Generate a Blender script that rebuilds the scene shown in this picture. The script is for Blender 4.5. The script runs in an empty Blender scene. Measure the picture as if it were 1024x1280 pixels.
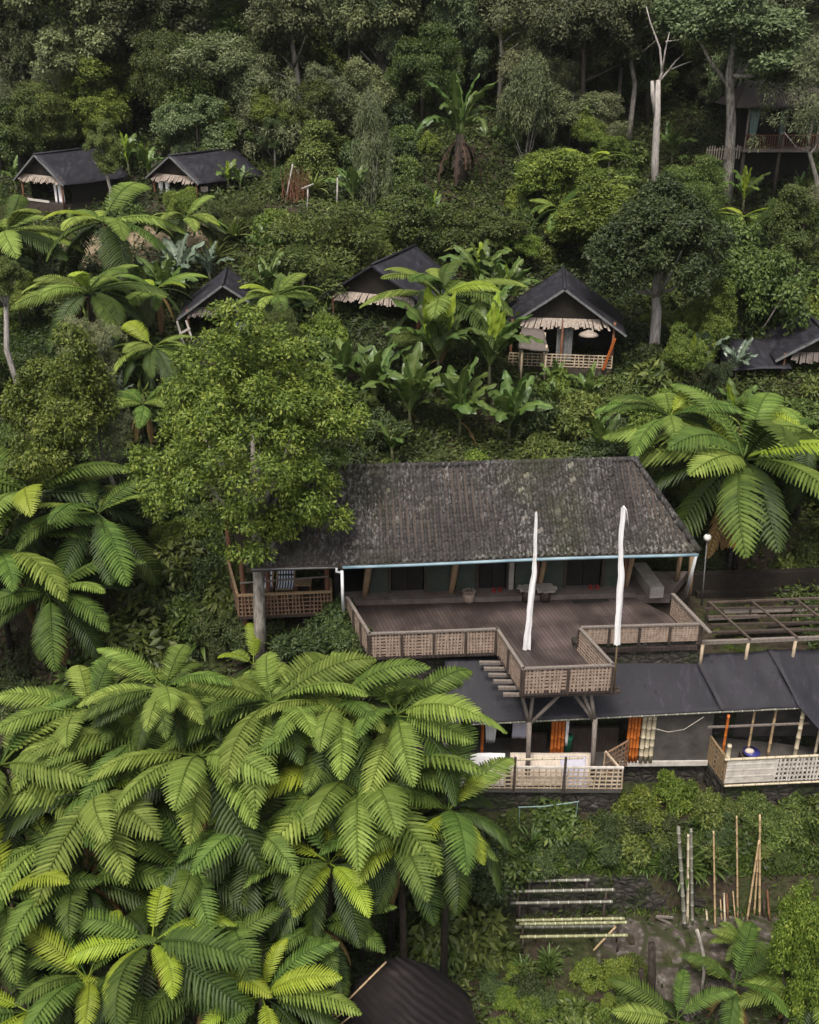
import bpy, math, random
import numpy as np
from mathutils import Vector, Matrix

random.seed(7)
RNG = np.random.default_rng(11)
SC = bpy.context.scene
COL = SC.collection
PI = math.pi

# ------------------------------------------------------------------ camera model
CZ, PITCH, F = 17.6, math.radians(25.0), 1280.0
CP, SP = math.cos(PITCH), math.sin(PITCH)

def ray(u, v):
    a, b = (u - 512) / F, (v - 640) / F
    return a, CP - b * SP, -SP - b * CP

def PZ(u, v, z):                     # point of the picture on the level z
    a, y, d = ray(u, v)
    t = (z - CZ) / d
    return Vector((a * t, y * t, z))

def PY(u, v, Y):                     # point of the picture at distance Y
    a, y, d = ray(u, v)
    t = Y / y
    return Vector((a * t, Y, CZ + d * t))

def depth(p):
    return p[1] * CP + (CZ - p[2]) * SP

def proj(p):
    dz = p[2] - CZ
    d = p[1] * CP - dz * SP
    if d < 0.1:
        return -9999.0, -9999.0
    return 512 + F * p[0] / d, 640 - F * (p[1] * SP + dz * CP) / d

def sstep(a, b, x):
    t = np.clip((x - a) / (b - a), 0, 1)
    return t * t * (3 - 2 * t)

# ------------------------------------------------------------------ terrain
PR = np.array([(-60, -16), (0, -11), (14, -8.6), (19, -7.5), (21, -7.1), (23.2, -6.95), (23.45, -6.9), (23.5, -5.6), (24.6, -4.9), (25.3, -4.75),
               (28.1, -4.6), (28.25, -0.75), (33.6, -0.6), (33.9, 0.4), (36, 1.2), (44, 4.1), (54, 6.3), (62, 8.8), (70, 11.4),
               (85, 18), (100, 26), (130, 42), (220, 66), (400, 80)], float)
PL = np.array([(-60, -16), (0, -11), (14, -8.6), (20, -6.5), (26, -3.9), (30, -2.0), (34, 0.2), (36, 1.2), (44, 4.1), (54, 6.3), (62, 8.8), (70, 11.4),
               (85, 18), (100, 26), (130, 42), (220, 66), (400, 80)], float)

def terrain(x, y):
    x = np.asarray(x, float); y = np.asarray(y, float)
    w = sstep(-6.5, -2.2, x)
    z = np.interp(y, PR[:, 0], PR[:, 1]) * w + np.interp(y, PL[:, 0], PL[:, 1]) * (1 - w)
    b = np.sin(x * .31 + 1.3) * np.cos(y * .27 + .4) * .45 + np.sin(x * .83 + y * .41) * .18 + np.sin(x * .11 - y * .07) * .9
    far = sstep(38, 60, y)
    calm = sstep(-9, -5, x) * (1 - sstep(33, 38, y))
    z = z - (1 - sstep(-30, -20, x)) * sstep(70, 84, y) * np.maximum(0, z - 13.5)
    return z + b * (1 - calm) * (.35 + .65 * far) + np.maximum(0, np.abs(x) - 45) * .08 * far

def T(x, y):
    return float(terrain(x, y))

def hit(u, v, h=0.0, y0=11.0):       # where a thing h tall shows its top at (u, v)
    a, yy, d = ray(u, v)
    Y = y0
    while Y < 190:
        t = Y / yy
        if CZ + d * t <= T(a * t, Y) + h:
            break
        Y += .1
    t = Y / yy
    x = a * t
    return Vector((x, Y, T(x, Y)))

def at(u, Y):                        # ground point seen in column u at distance Y
    z = 0.0
    for _ in range(12):
        x = (u - 512) / F * (Y * CP + (CZ - z) * SP)
        z = T(x, Y)
    return Vector((x, Y, z))

# ------------------------------------------------------------------ materials
def nodes(name):
    m = bpy.data.materials.new(name); m.use_nodes = True
    nt = m.node_tree; nt.nodes.clear()
    out = nt.nodes.new('ShaderNodeOutputMaterial')
    return m, nt, out

def N(nt, typ, **kw):
    n = nt.nodes.new(typ)
    for k, v in kw.items():
        if k.startswith('i_'):
            n.inputs[k[2:].replace('_', ' ')].default_value = v
        else:
            setattr(n, k, v)
    return n

def ramp(nt, fac, stops):
    r = nt.nodes.new('ShaderNodeValToRGB')
    e = r.color_ramp.elements
    while len(e) < len(stops):
        e.new(.5)
    for k, (p, c) in enumerate(stops):
        e[k].position = p; e[k].color = (*c, 1) if len(c) == 3 else c
    nt.links.new(fac, r.inputs[0])
    return r.outputs[0]

def mixc(nt, fac, a, b, mode='MIX'):
    m = nt.nodes.new('ShaderNodeMix'); m.data_type = 'RGBA'; m.blend_type = mode
    for s, x in ((0, fac), (6, a), (7, b)):
        if hasattr(x, 'is_linked'):
            nt.links.new(x, m.inputs[s])
        else:
            m.inputs[s].default_value = x if s == 0 else ((*x, 1) if len(x) == 3 else x)
    return m.outputs[2]

def noise(nt, scale, detail=4, vec=None, rough=.6):
    n = N(nt, 'ShaderNodeTexNoise', i_Scale=scale, i_Detail=detail, i_Roughness=rough)
    if vec is not None:
        nt.links.new(vec, n.inputs['Vector'])
    return n.outputs[0]

def coords(nt, scale=(1, 1, 1), rot=(0, 0, 0), kind='Object'):
    t = nt.nodes.new('ShaderNodeTexCoord')
    mp = nt.nodes.new('ShaderNodeMapping')
    mp.inputs['Scale'].default_value = scale
    mp.inputs['Rotation'].default_value = rot
    nt.links.new(t.outputs[kind], mp.inputs[0])
    return mp.outputs[0]

def finish(nt, out, col, rough=.7, bump=None, bstr=.3, spec=.3, transl=0, bdist=.02):
    p = nt.nodes.new('ShaderNodeBsdfPrincipled')
    if hasattr(col, 'is_linked'):
        nt.links.new(col, p.inputs['Base Color'])
    else:
        p.inputs['Base Color'].default_value = (*col, 1)
    if hasattr(rough, 'is_linked'):
        nt.links.new(rough, p.inputs['Roughness'])
    else:
        p.inputs['Roughness'].default_value = rough
    p.inputs['Specular IOR Level'].default_value = spec
    if bump is not None:
        b = N(nt, 'ShaderNodeBump', i_Strength=bstr, i_Distance=bdist)
        nt.links.new(bump, b.inputs['Height']); nt.links.new(b.outputs[0], p.inputs['Normal'])
    s = p.outputs[0]
    if transl:
        t = nt.nodes.new('ShaderNodeBsdfTranslucent')
        if hasattr(col, 'is_linked'):
            nt.links.new(col, t.inputs[0])
        else:
            t.inputs[0].default_value = (*col, 1)
        mx = nt.nodes.new('ShaderNodeMixShader'); mx.inputs[0].default_value = transl
        nt.links.new(s, mx.inputs[1]); nt.links.new(t.outputs[0], mx.inputs[2]); s = mx.outputs[0]
    nt.links.new(s, out.inputs[0])

def leaf_mat(name, a, b, c, hue=.02, val=.35, rough=.5, transl=.17, spec=.3, sat=.03):
    m, nt, out = nodes(name)
    at_ = N(nt, 'ShaderNodeAttribute', attribute_name='tint')
    col = ramp(nt, at_.outputs['Fac'], [(0, a), (.55, b), (1, c)])
    oi = nt.nodes.new('ShaderNodeObjectInfo')
    h = N(nt, 'ShaderNodeMapRange', i_To_Min=.5 - hue, i_To_Max=.5 + hue)
    v = N(nt, 'ShaderNodeMapRange', i_To_Min=1 - val, i_To_Max=1 + val)
    rnd = N(nt, 'ShaderNodeMath', operation='FRACT')
    mul = N(nt, 'ShaderNodeMath', operation='MULTIPLY'); mul.inputs[1].default_value = 7.31
    nt.links.new(oi.outputs['Random'], mul.inputs[0]); nt.links.new(mul.outputs[0], rnd.inputs[0])
    nt.links.new(rnd.outputs[0], h.inputs[0]); nt.links.new(oi.outputs['Random'], v.inputs[0])
    hs = nt.nodes.new('ShaderNodeHueSaturation')
    hs.inputs['Saturation'].default_value = 1 + sat
    nt.links.new(h.outputs[0], hs.inputs['Hue']); nt.links.new(v.outputs[0], hs.inputs['Value'])
    nt.links.new(col, hs.inputs['Color'])
    finish(nt, out, hs.outputs[0], rough, spec=spec, transl=transl)
    return m

def plain_mat(name, a, b, scale=6, rough=.75, stretch=(1, 1, 1), bstr=.25, spec=.3, detail=5, lo=.3, hi=.7):
    m, nt, out = nodes(name)
    vec = coords(nt, stretch)
    n = noise(nt, scale, detail, vec)
    finish(nt, out, ramp(nt, n, [(lo, a), (hi, b)]), rough, n, bstr, spec)
    return m

def bamboo_mat(name, a, b, ring, step=.33, dark=(.1, .07, .04)):
    # culm colour mottled along its length; the rings are in the mesh tint
    m, nt, out = nodes(name)
    vec = coords(nt, (3, 3, 1))
    n = noise(nt, 5, 5, vec)
    c = ramp(nt, n, [(.3, a), (.7, b)])
    at_ = N(nt, 'ShaderNodeAttribute', attribute_name='tint')
    c = mixc(nt, at_.outputs['Fac'], c, ring)
    finish(nt, out, c, .5, n, .15, .35)
    return m

M = {}
M['fern'] = leaf_mat('fern_green', (.024, .044, .010), (.064, .102, .020), (.132, .185, .042), hue=.012, val=.35, rough=.6, transl=.17, spec=.18)
M['fern_pale'] = leaf_mat('fern_pale', (.040, .064, .012), (.114, .158, .031), (.235, .288, .074), hue=.01, val=.28, rough=.6, transl=.17, spec=.15)
M['fern_young'] = leaf_mat('fern_young', (.12, .17, .018), (.22, .28, .032), (.32, .37, .06), hue=.01, val=.18, rough=.5, transl=.25)
M['fern_old_shaded'] = leaf_mat('fern_old_shaded', (.014, .026, .005), (.03, .05, .009), (.062, .09, .018), hue=.012, val=.35, rough=.5, transl=.15)  # darker green for older fronds, also shade painted into the lower crowns
M['fern_dead'] = leaf_mat('fern_dead', (.10, .06, .025), (.16, .10, .04), (.2, .14, .06), hue=.01, val=.2, rough=.7, transl=.15)
M['rachis'] = plain_mat('rachis', (.07, .09, .025), (.12, .13, .04), 8)
M['leaf'] = leaf_mat('leaf_mid', (.034, .054, .012), (.075, .102, .022), (.155, .178, .045), hue=.018, val=.3)
M['leaf_bright'] = leaf_mat('leaf_bright', (.05, .08, .013), (.11, .15, .022), (.225, .25, .05), hue=.012, val=.22)
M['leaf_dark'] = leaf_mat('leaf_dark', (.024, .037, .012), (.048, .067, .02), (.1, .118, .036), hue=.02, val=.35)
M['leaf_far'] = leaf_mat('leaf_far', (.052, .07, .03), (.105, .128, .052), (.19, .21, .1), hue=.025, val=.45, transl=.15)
M['leaf_grey'] = leaf_mat('leaf_grey', (.08, .092, .045), (.135, .15, .072), (.22, .23, .115), hue=.015, val=.2)
M['under'] = leaf_mat('undergrowth', (.016, .026, .007), (.042, .06, .013), (.1, .12, .03), hue=0, val=0)
M['banana'] = leaf_mat('banana_leaf', (.045, .078, .02), (.082, .128, .03), (.155, .205, .065), hue=.015, val=.25, rough=.38, transl=.25, spec=.45)
M['banana_young'] = leaf_mat('banana_young', (.17, .24, .03), (.23, .31, .04), (.28, .36, .06), hue=.01, val=.1, rough=.4, transl=.3)
M['banana_blue'] = leaf_mat('banana_blue', (.055, .082, .05), (.105, .14, .095), (.19, .225, .17), hue=.012, val=.2, rough=.35, transl=.12, spec=.5)
M['spike'] = leaf_mat('spike_leaf', (.09, .13, .03), (.19, .23, .06), (.36, .37, .14), hue=.01, val=.15)
M['stem'] = plain_mat('stem_green', (.05, .055, .025), (.10, .09, .045), 6, stretch=(1, 1, .3))
M['bark'] = plain_mat('bark_brown', (.035, .028, .022), (.085, .07, .055), 5, stretch=(3, 3, .6), bstr=.6, rough=.9)
M['bark_pale'] = plain_mat('bark_pale', (.09, .078, .064), (.40, .36, .32), 3, stretch=(3, 3, .8), bstr=.5, rough=.9, lo=.32, hi=.62)
M['bark_dead'] = plain_mat('bark_dead', (.16, .14, .13), (.52, .47, .44), 6, stretch=(3, 3, .4), bstr=.9, rough=.9)
M['bark_fern'] = plain_mat('bark_fern', (.014, .011, .009), (.05, .038, .028), 14, stretch=(1, 1, .4), bstr=.9, rough=.95)
M['soil'] = None

# ground: soil with moss and litter
m, nt, out = nodes('forest_floor')
vec = coords(nt)
n1 = noise(nt, .55, 6, vec); n2 = noise(nt, 6, 5, vec)
c = mixc(nt, ramp(nt, n1, [(.45, (0, 0, 0)), (.6, (1, 1, 1))]), ramp(nt, n2, [(.3, (.018, .013, .009)), (.7, (.06, .045, .032))]),
         ramp(nt, n2, [(.3, (.016, .021, .007)), (.7, (.05, .06, .02))]))
finish(nt, out, c, .95, n2, .6, .15, bdist=.08)
M['soil'] = m
# sandy bank of bare soil
M['bare'] = plain_mat('bare_bank', (.12, .09, .05), (.26, .2, .13), 2.5, rough=.95)

# wet stone paving with earth in the joints
m, nt, out = nodes('stone_paving')
vec = coords(nt)
vo = N(nt, 'ShaderNodeTexVoronoi', i_Scale=.85, feature='DISTANCE_TO_EDGE'); nt.links.new(vec, vo.inputs['Vector'])
vc = N(nt, 'ShaderNodeTexVoronoi', i_Scale=.85); nt.links.new(vec, vc.inputs['Vector'])
n1 = noise(nt, 4.5, 8, vec, .7); n2 = noise(nt, 1.0, 4, vec)
c = ramp(nt, n1, [(.34, (.035, .028, .022)), (.52, (.075, .06, .05)), (.68, (.2, .175, .16))])
c = mixc(nt, ramp(nt, n2, [(.5, (0, 0, 0)), (.62, (1, 1, 1))]), c, ramp(nt, n1, [(.3, (.02, .016, .011)), (.7, (.055, .055, .02))]))
c = mixc(nt, ramp(nt, vo.outputs['Distance'], [(.03, (1, 1, 1)), (.09, (0, 0, 0))]), c, (.03, .032, .012))
finish(nt, out, c, .8, n1, .6, .3, bdist=.05)
M['paving'] = m

# stone wall, dark wet blocks
m, nt, out = nodes('stone_wall')
vec = coords(nt, (1, 1, 1.4))
vo = N(nt, 'ShaderNodeTexVoronoi', i_Scale=3.2, feature='DISTANCE_TO_EDGE'); nt.links.new(vec, vo.inputs['Vector'])
n1 = noise(nt, 4, 7, vec)
c = ramp(nt, n1, [(.3, (.02, .017, .014)), (.6, (.06, .052, .045)), (.75, (.16, .15, .14))])
c = mixc(nt, ramp(nt, noise(nt, 1.1, 4, vec), [(.5, (0, 0, 0)), (.66, (1, 1, 1))]), c, (.03, .045, .014))
c = mixc(nt, ramp(nt, vo.outputs['Distance'], [(.01, (1, 1, 1)), (.05, (0, 0, 0))]), c, (.012, .011, .009))
finish(nt, out, c, .9, vo.outputs['Distance'], .9, .2, bdist=.1)
M['stone'] = m

# clay roof tiles: colour per tile (tint) + lichen
m, nt, out = nodes('clay_tiles')
vec = coords(nt)
at_ = N(nt, 'ShaderNodeAttribute', attribute_name='tint')
n1 = noise(nt, .5, 4, coords(nt, (1, .45, .45))); n2 = noise(nt, 11.0, 7, coords(nt, (1, .5, .5)), .75); n3 = noise(nt, .28, 2, vec)
c = ramp(nt, at_.outputs['Fac'], [(0, (.023, .0205, .020)), (.5, (.036, .0315, .0305)), (.85, (.052, .045, .043)), (1, (.13, .115, .11))])
gr = mixc(nt, ramp(nt, n3, [(.45, (0, 0, 0)), (.62, (1, 1, 1))]), (1, 1, 1), (.95, 1.05, .72), 'MIX')
c = mixc(nt, 1.0, c, gr, 'MULTIPLY')
pm = N(nt, 'ShaderNodeMath', operation='MULTIPLY')
nt.links.new(ramp(nt, n1, [(.44, (.06, .06, .06)), (.62, (.9, .9, .9))]), pm.inputs[0])
nt.links.new(ramp(nt, n2, [(.5, (0, 0, 0)), (.63, (1, 1, 1))]), pm.inputs[1])
c = mixc(nt, pm.outputs[0], c, (.25, .235, .225))
finish(nt, out, c, .85, n2, .4, .25)
M['tiles'] = m

# black roofing felt with faint seams and dust
m, nt, out = nodes('roofing_felt')
vec = coords(nt)
n1 = noise(nt, 2.0, 9, coords(nt, (2.2, .7, 1)), .68); n2 = noise(nt, 30, 4, vec)
c = ramp(nt, n1, [(.3, (.010, .009, .0125)), (.55, (.018, .0162, .0225)), (.74, (.048, .044, .056))])
finish(nt, out, c, ramp(nt, n1, [(.3, (.5, .5, .5)), (.7, (.85, .85, .85))]), n2, .35, .35)
M['felt'] = m
# brown-black tarpaulin with ribs
m, nt, out = nodes('brown_tarpaulin')
vec = coords(nt)
n1 = noise(nt, 1.6, 6, vec); wv = N(nt, 'ShaderNodeTexWave', i_Scale=2.2, i_Distortion=2.5, bands_direction='DIAGONAL'); nt.links.new(vec, wv.inputs['Vector'])
finish(nt, out, ramp(nt, n1, [(.3, (.008, .006, .006)), (.6, (.016, .012, .0125)), (.78, (.04, .03, .03))]), .8, wv.outputs['Fac'], .5, .25, bdist=.06)
M['tarp'] = m

# deck boards running away from the house
m, nt, out = nodes('deck_boards')
vec = coords(nt, (1, 1, 1), (0, 0, math.radians(-106)))
br = N(nt, 'ShaderNodeTexBrick', i_Scale=1.0, i_Mortar_Size=.012, i_Brick_Width=2.6, i_Row_Height=.13)
br.inputs['Color1'].default_value = (.052, .039, .036, 1); br.inputs['Color2'].default_value = (.072, .054, .051, 1)
br.inputs['Mortar'].default_value = (.026, .02, .018, 1)
nt.links.new(vec, br.inputs['Vector'])
n1 = noise(nt, .7, 5, vec)
c = mixc(nt, .75, br.outputs[0], ramp(nt, n1, [(.34, (.42, .40, .39)), (.5, (1, .98, .96)), (.66, (1.9, 1.8, 1.8))]), 'MULTIPLY')
finish(nt, out, c, ramp(nt, n1, [(.3, (.35, .35, .35)), (.7, (.7, .7, .7))]), n1, .2, .4)
M['deck'] = m

M['wood'] = plain_mat('dark_wood', (.03, .022, .018), (.075, .055, .045), 5, stretch=(4, 4, .5), bstr=.4)
M['wood_grey'] = plain_mat('weathered_wood', (.11, .092, .08), (.24, .20, .175), 6, stretch=(4, 4, 1), bstr=.4)
M['wood_red'] = plain_mat('red_brown_wood', (.10, .045, .025), (.2, .09, .05), 5, stretch=(4, 4, .6))
M['wood_brown'] = plain_mat('brown_timber', (.05, .037, .03), (.13, .095, .078), 4, stretch=(4, 4, .6), bstr=.4)
M['log'] = plain_mat('pale_log', (.22, .14, .075), (.42, .29, .17), 4, stretch=(4, 4, .5))
M['weave'] = plain_mat('woven_bamboo', (.20, .145, .11), (.40, .30, .24), 7, bstr=.3, lo=.25, hi=.7)
M['weave_dark'] = plain_mat('woven_backing', (.075, .052, .042), (.16, .115, .09), 6)
M['cane'] = plain_mat('pale_cane', (.3, .225, .15), (.52, .42, .31), 5, bstr=.15)
M['cane_white'] = plain_mat('bleached_cane', (.38, .34, .30), (.62, .57, .52), 5, bstr=.2)
M['cane_red'] = plain_mat('brown_cane', (.13, .075, .045), (.28, .175, .115), 6, bstr=.2)
M['bamboo'] = bamboo_mat('bamboo_pale', (.36, .30, .20), (.56, .48, .36), (.12, .1, .07))
M['bamboo_grey'] = bamboo_mat('bamboo_grey', (.10, .095, .07), (.24, .23, .19), (.5, .49, .43))
M['bamboo_tan'] = bamboo_mat('bamboo_tan', (.33, .22, .12), (.50, .36, .21), (.1, .07, .04))
M['bamboo_orange'] = bamboo_mat('bamboo_orange', (.34, .085, .014), (.50, .145, .026), (.14, .03, .01))
M['bamboo_green'] = bamboo_mat('bamboo_split', (.12, .125, .05), (.33, .32, .18), (.55, .53, .38))
M['green_wall'] = plain_mat('green_panel', (.035, .045, .034), (.062, .076, .058), 2.5, bstr=.1)
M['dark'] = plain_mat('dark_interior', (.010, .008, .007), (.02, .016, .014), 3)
M['render'] = plain_mat('grey_plaster', (.045, .04, .036), (.10, .09, .082), 2.2)
M['plaster_pale'] = plain_mat('pale_plaster', (.25, .22, .19), (.42, .38, .34), 2.5)
M['step'] = plain_mat('step_stone', (.10, .078, .068), (.19, .155, .14), 2.5)
M['white'] = plain_mat('white_paint', (.62, .62, .62), (.78, .78, .78), 3, bstr=.05, rough=.5)
M['blue'] = plain_mat('blue_gutter', (.11, .19, .235), (.27, .36, .41), 1.2, bstr=.05, rough=.45)
M['cloth'] = plain_mat('white_cloth', (.70, .68, .69), (.82, .80, .80), 2, bstr=.1, rough=.9)
M['lilac'] = plain_mat('lilac_cloth', (.40, .38, .47), (.52, .50, .58), 2, bstr=.1, rough=.9)
M['straw'] = plain_mat('straw_mat', (.40, .33, .27), (.62, .53, .45), 4, stretch=(6, 1, 1), bstr=.2)
M['thatch'] = plain_mat('thatch', (.15, .115, .09), (.40, .33, .28), 5, stretch=(3, 3, .6), bstr=.5)
M['thatch_dark'] = plain_mat('thatch_dark', (.05, .04, .036), (.17, .14, .125), 7, stretch=(5, 5, .8), bstr=.6)
M['mud'] = plain_mat('dark_mud', (.008, .006, .005), (.024, .017, .012), 5)
M['fern_rust'] = leaf_mat('fern_rust', (.02, .012, .009), (.04, .024, .017), (.07, .045, .03), hue=.01, val=.3, rough=.8, transl=.05)
M['red'] = plain_mat('red_rubber', (.22, .03, .025), (.32, .05, .04), 6)
M['yellow'] = plain_mat('yellow_cloth', (.55, .34, .03), (.68, .45, .06), 6)
M['mat_black'] = plain_mat('black_mat', (.015, .014, .014), (.03, .028, .028), 12)
M['orange_cloth'] = plain_mat('orange_cloth', (.42, .20, .03), (.62, .32, .06), 8)
M['blue_bowl'] = plain_mat('blue_bowl', (.03, .03, .16), (.05, .05, .22), 4, rough=.35)
M['green_plastic'] = plain_mat('green_plastic', (.02, .16, .09), (.03, .2, .12), 4, rough=.35)
M['teal_cloth'] = plain_mat('teal_cloth', (.14, .22, .21), (.22, .30, .29), 4)
M['metal'] = plain_mat('grey_metal', (.10, .10, .10), (.2, .2, .2), 6, rough=.45)
M['lamp_glass'] = plain_mat('lamp_globe', (.60, .59, .56), (.72, .71, .68), 5, rough=.25, bstr=0)

# blue-white stripes
m, nt, out = nodes('striped_canvas')
at_ = N(nt, 'ShaderNodeAttribute', attribute_name='tint')
finish(nt, out, ramp(nt, at_.outputs['Fac'], [(.49, (.035, .05, .12)), (.51, (.62, .64, .66))]), .8)
M['stripe'] = m

# ------------------------------------------------------------------ mesh building
class MB:
    def __init__(s):
        s.v = []; s.f = []; s.t = []
    def add(s, verts, faces, tint=.5):
        o = len(s.v)
        s.v.extend([tuple(p) for p in verts]); s.f.extend([tuple(i + o for i in q) for q in faces])
        if hasattr(tint, '__len__'):
            s.t.extend(tint)
        else:
            s.t.extend([tint] * len(verts))
        return s
    def hexa(s, b, t):               # bottom quad, top quad (same order, anticlockwise)
        return s.add(list(b) + list(t), [(3, 2, 1, 0), (4, 5, 6, 7), (0, 1, 5, 4), (1, 2, 6, 5), (2, 3, 7, 6), (3, 0, 4, 7)])
    def box(s, p, q):
        (a, b, c), (d, e, f) = p, q
        return s.hexa([(a, b, c), (d, b, c), (d, e, c), (a, e, c)], [(a, b, f), (d, b, f), (d, e, f), (a, e, f)])
    def slab(s, poly, z0, z1):       # level polygon (anticlockwise) between two heights
        n = len(poly)
        vb = [(p[0], p[1], z0) for p in poly]; vt = [(p[0], p[1], z1) for p in poly]
        fs = [tuple(range(n - 1, -1, -1)), tuple(range(n, 2 * n))]
        for i in range(n):
            j = (i + 1) % n
            fs.append((i, j, n + j, n + i))
        return s.add(vb + vt, fs)
    def plate(s, quad, th):          # sloped quad thickened below
        a, b, c, d = [Vector(p) for p in quad]
        nrm = (b - a).cross(d - a).normalized() * th
        return s.hexa([a - nrm, b - nrm, c - nrm, d - nrm], [a, b, c, d])
    def bar(s, p, q, w, h=None, up=(0, 0, 1)):   # rectangular bar from p to q
        p, q = Vector(p), Vector(q); h = h or w
        d = (q - p).normalized(); up = Vector(up)
        if abs(d.dot(up)) > .98:
            up = Vector((0, 1, 0))
        x = d.cross(up).normalized() * w / 2; y = x.cross(d).normalized() * h / 2
        return s.hexa([p - x - y, p + x - y, p + x + y, p - x + y], [q - x - y, q + x - y, q + x + y, q - x + y])
    def tube(s, pts, rad, n=8, cap=True, tint=None):
        pts = [Vector(p) for p in pts]
        if not hasattr(rad, '__len__'):
            rad = [rad] * len(pts)
        vs, fs, ts = [], [], []
        pu = None
        for k, p in enumerate(pts):
            d = (pts[min(k + 1, len(pts) - 1)] - pts[max(k - 1, 0)]).normalized()
            if pu is None:
                pu = Vector((1, 0, 0)) if abs(d.x) < .9 else Vector((0, 1, 0))
            x = (pu - d * pu.dot(d)).normalized(); y = d.cross(x); pu = x
            for i in range(n):
                a = 2 * PI * i / n
                vs.append(p + (x * math.cos(a) + y * math.sin(a)) * rad[k])
                ts.append(tint[k] if tint else .5)
        for k in range(len(pts) - 1):
            for i in range(n):
                j = (i + 1) % n
                fs.append((k * n + i, k * n + j, (k + 1) * n + j, (k + 1) * n + i))
        if cap:
            fs.append(tuple(range(n - 1, -1, -1))); fs.append(tuple(range((len(pts) - 1) * n, len(pts) * n)))
        return s.add(vs, fs, ts)
    def culm(s, p, q, r, step=.34, r1=None, n=8):    # bamboo culm with swollen nodes
        p, q = Vector(p), Vector(q); L = (q - p).length; r1 = r1 or r
        k = max(1, int(L / step)); pts = [p]; rd = [r]; tt = [0.0]
        for i in range(1, k + 1):
            c = (i - random.uniform(.15, .5)) / k
            for d_, f_, t_ in ((-.018, 1.0, 0), (0, 1.17, 1.0), (.018, 1.0, 0)):
                tpar = min(.999, c + d_ / L)
                pts.append(p.lerp(q, tpar)); rd.append((r + (r1 - r) * tpar) * f_); tt.append(t_)
        pts.append(q); rd.append(r1); tt.append(0.0)
        return s.tube(pts, rd, n, True, tt)
    def ball(s, c, r, n=12, m=8, sq=(1, 1, 1)):
        vs, fs = [], []
        for i in range(m + 1):
            th = PI * i / m
            for j in range(n):
                a = 2 * PI * j / n
                vs.append((c[0] + r * sq[0] * math.sin(th) * math.cos(a), c[1] + r * sq[1] * math.sin(th) * math.sin(a), c[2] + r * sq[2] * math.cos(th)))
        for i in range(m):
            for j in range(n):
                k = (j + 1) % n
                fs.append((i * n + j, (i + 1) * n + j, (i + 1) * n + k, i * n + k))
        return s.add(vs, fs)

def mesh_of(name, verts, faces, tint, mat, smooth=False):
    me = bpy.data.meshes.new(name)
    me.from_pydata([tuple(v) for v in verts], [], faces)
    if tint is not None:
        a = me.attributes.new('tint', 'FLOAT', 'POINT'); a.data.foreach_set('value', np.asarray(tint, np.float32))
    me.materials.append(mat)
    if smooth:
        me.polygons.foreach_set('use_smooth', [True] * len(me.polygons))
    me.update()
    return me

def np_mesh(name, V, Q, tint, mat, smooth=False):     # V (n,3), Q (m,k) same-size faces
    me = bpy.data.meshes.new(name)
    n, (mf, k) = len(V), Q.shape
    me.vertices.add(n); me.vertices.foreach_set('co', V.astype(np.float32).ravel())
    me.loops.add(mf * k); me.loops.foreach_set('vertex_index', Q.astype(np.int32).ravel())
    me.polygons.add(mf)
    me.polygons.foreach_set('loop_start', np.arange(0, mf * k, k, dtype=np.int32))
    if smooth:
        me.polygons.foreach_set('use_smooth', np.ones(mf, bool))
    a = me.attributes.new('tint', 'FLOAT', 'POINT'); a.data.foreach_set('value', tint.astype(np.float32))
    me.materials.append(mat)
    me.update(calc_edges=True); me.validate()
    return me

def link(name, me, parent=None):
    o = bpy.data.objects.new(name, me); COL.objects.link(o)
    if parent is not None:
        o.parent = parent
    return o

def origin_of(o):
    p = Vector((0, 0, 0))
    while o is not None:
        p += o.location; o = o.parent
    return p

def build(name, mb, mat, parent=None, smooth=False, label=None):   # world-space mesh, hung under its parent
    off = origin_of(parent)
    loc = Vector((0, 0, 0))
    if parent is None:
        a = np.array(mb.v); loc = Vector(((a[:, 0].min() + a[:, 0].max()) / 2, (a[:, 1].min() + a[:, 1].max()) / 2, a[:, 2].min())); off = loc
    o = link(name, mesh_of(name, [Vector(v) - off for v in mb.v], mb.f, mb.t, M[mat], smooth), parent)
    o.location = loc
    if label:
        o['label'] = label
    return o

LABELS = {}
def tag(o, label, cat, group=None, kind=None):
    o['label'] = label; o['category'] = cat
    if group:
        o['group'] = group
    if kind:
        o['kind'] = kind
    return o

def thing(name, loc, label=None, cat=None, group=None):
    o = bpy.data.objects.new(name, None); COL.objects.link(o); o.location = loc
    o.empty_display_size = .3
    if label:
        tag(o, label, cat, group)
    return o

def copy_thing(root, loc):
    r = root.copy(); COL.objects.link(r); r.location = loc
    for ch in list(root.children):
        c = ch.copy(); COL.objects.link(c); c.parent = r
        for g in list(ch.children):
            d = g.copy(); COL.objects.link(d); d.parent = c
    return r

def structure(o, label=None):
    o['kind'] = 'structure'
    if label:
        o['label'] = label
    return o

# ------------------------------------------------------------------ ground
def axis(lo, a, b, hi, fine, coarse):
    out = [lo]
    x = lo
    while x < hi:
        x += fine if a <= x < b else coarse
        out.append(x)
    return np.array(out)
gx = axis(-190, -34, 38, 190, .45, 4.0); gy = np.unique(np.concatenate([axis(-60, 12, 80, 390, .35, 4.0), np.array([23.45, 23.5, 28.1, 28.25, 33.6, 33.9])]))
GX, GY = np.meshgrid(gx, gy); GZ = terrain(GX, GY)
nx, ny = len(gx), len(gy)
idx = np.arange(nx * ny).reshape(ny, nx)
Q = np.stack([idx[:-1, :-1], idx[:-1, 1:], idx[1:, 1:], idx[1:, :-1]], -1).reshape(-1, 4)
ground = link('ground', np_mesh('ground', np.stack([GX, GY, GZ], -1).reshape(-1, 3), Q, np.full(nx * ny, .5), M['soil'], True))
structure(ground, 'dark soil hillside rising away behind the houses')
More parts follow.
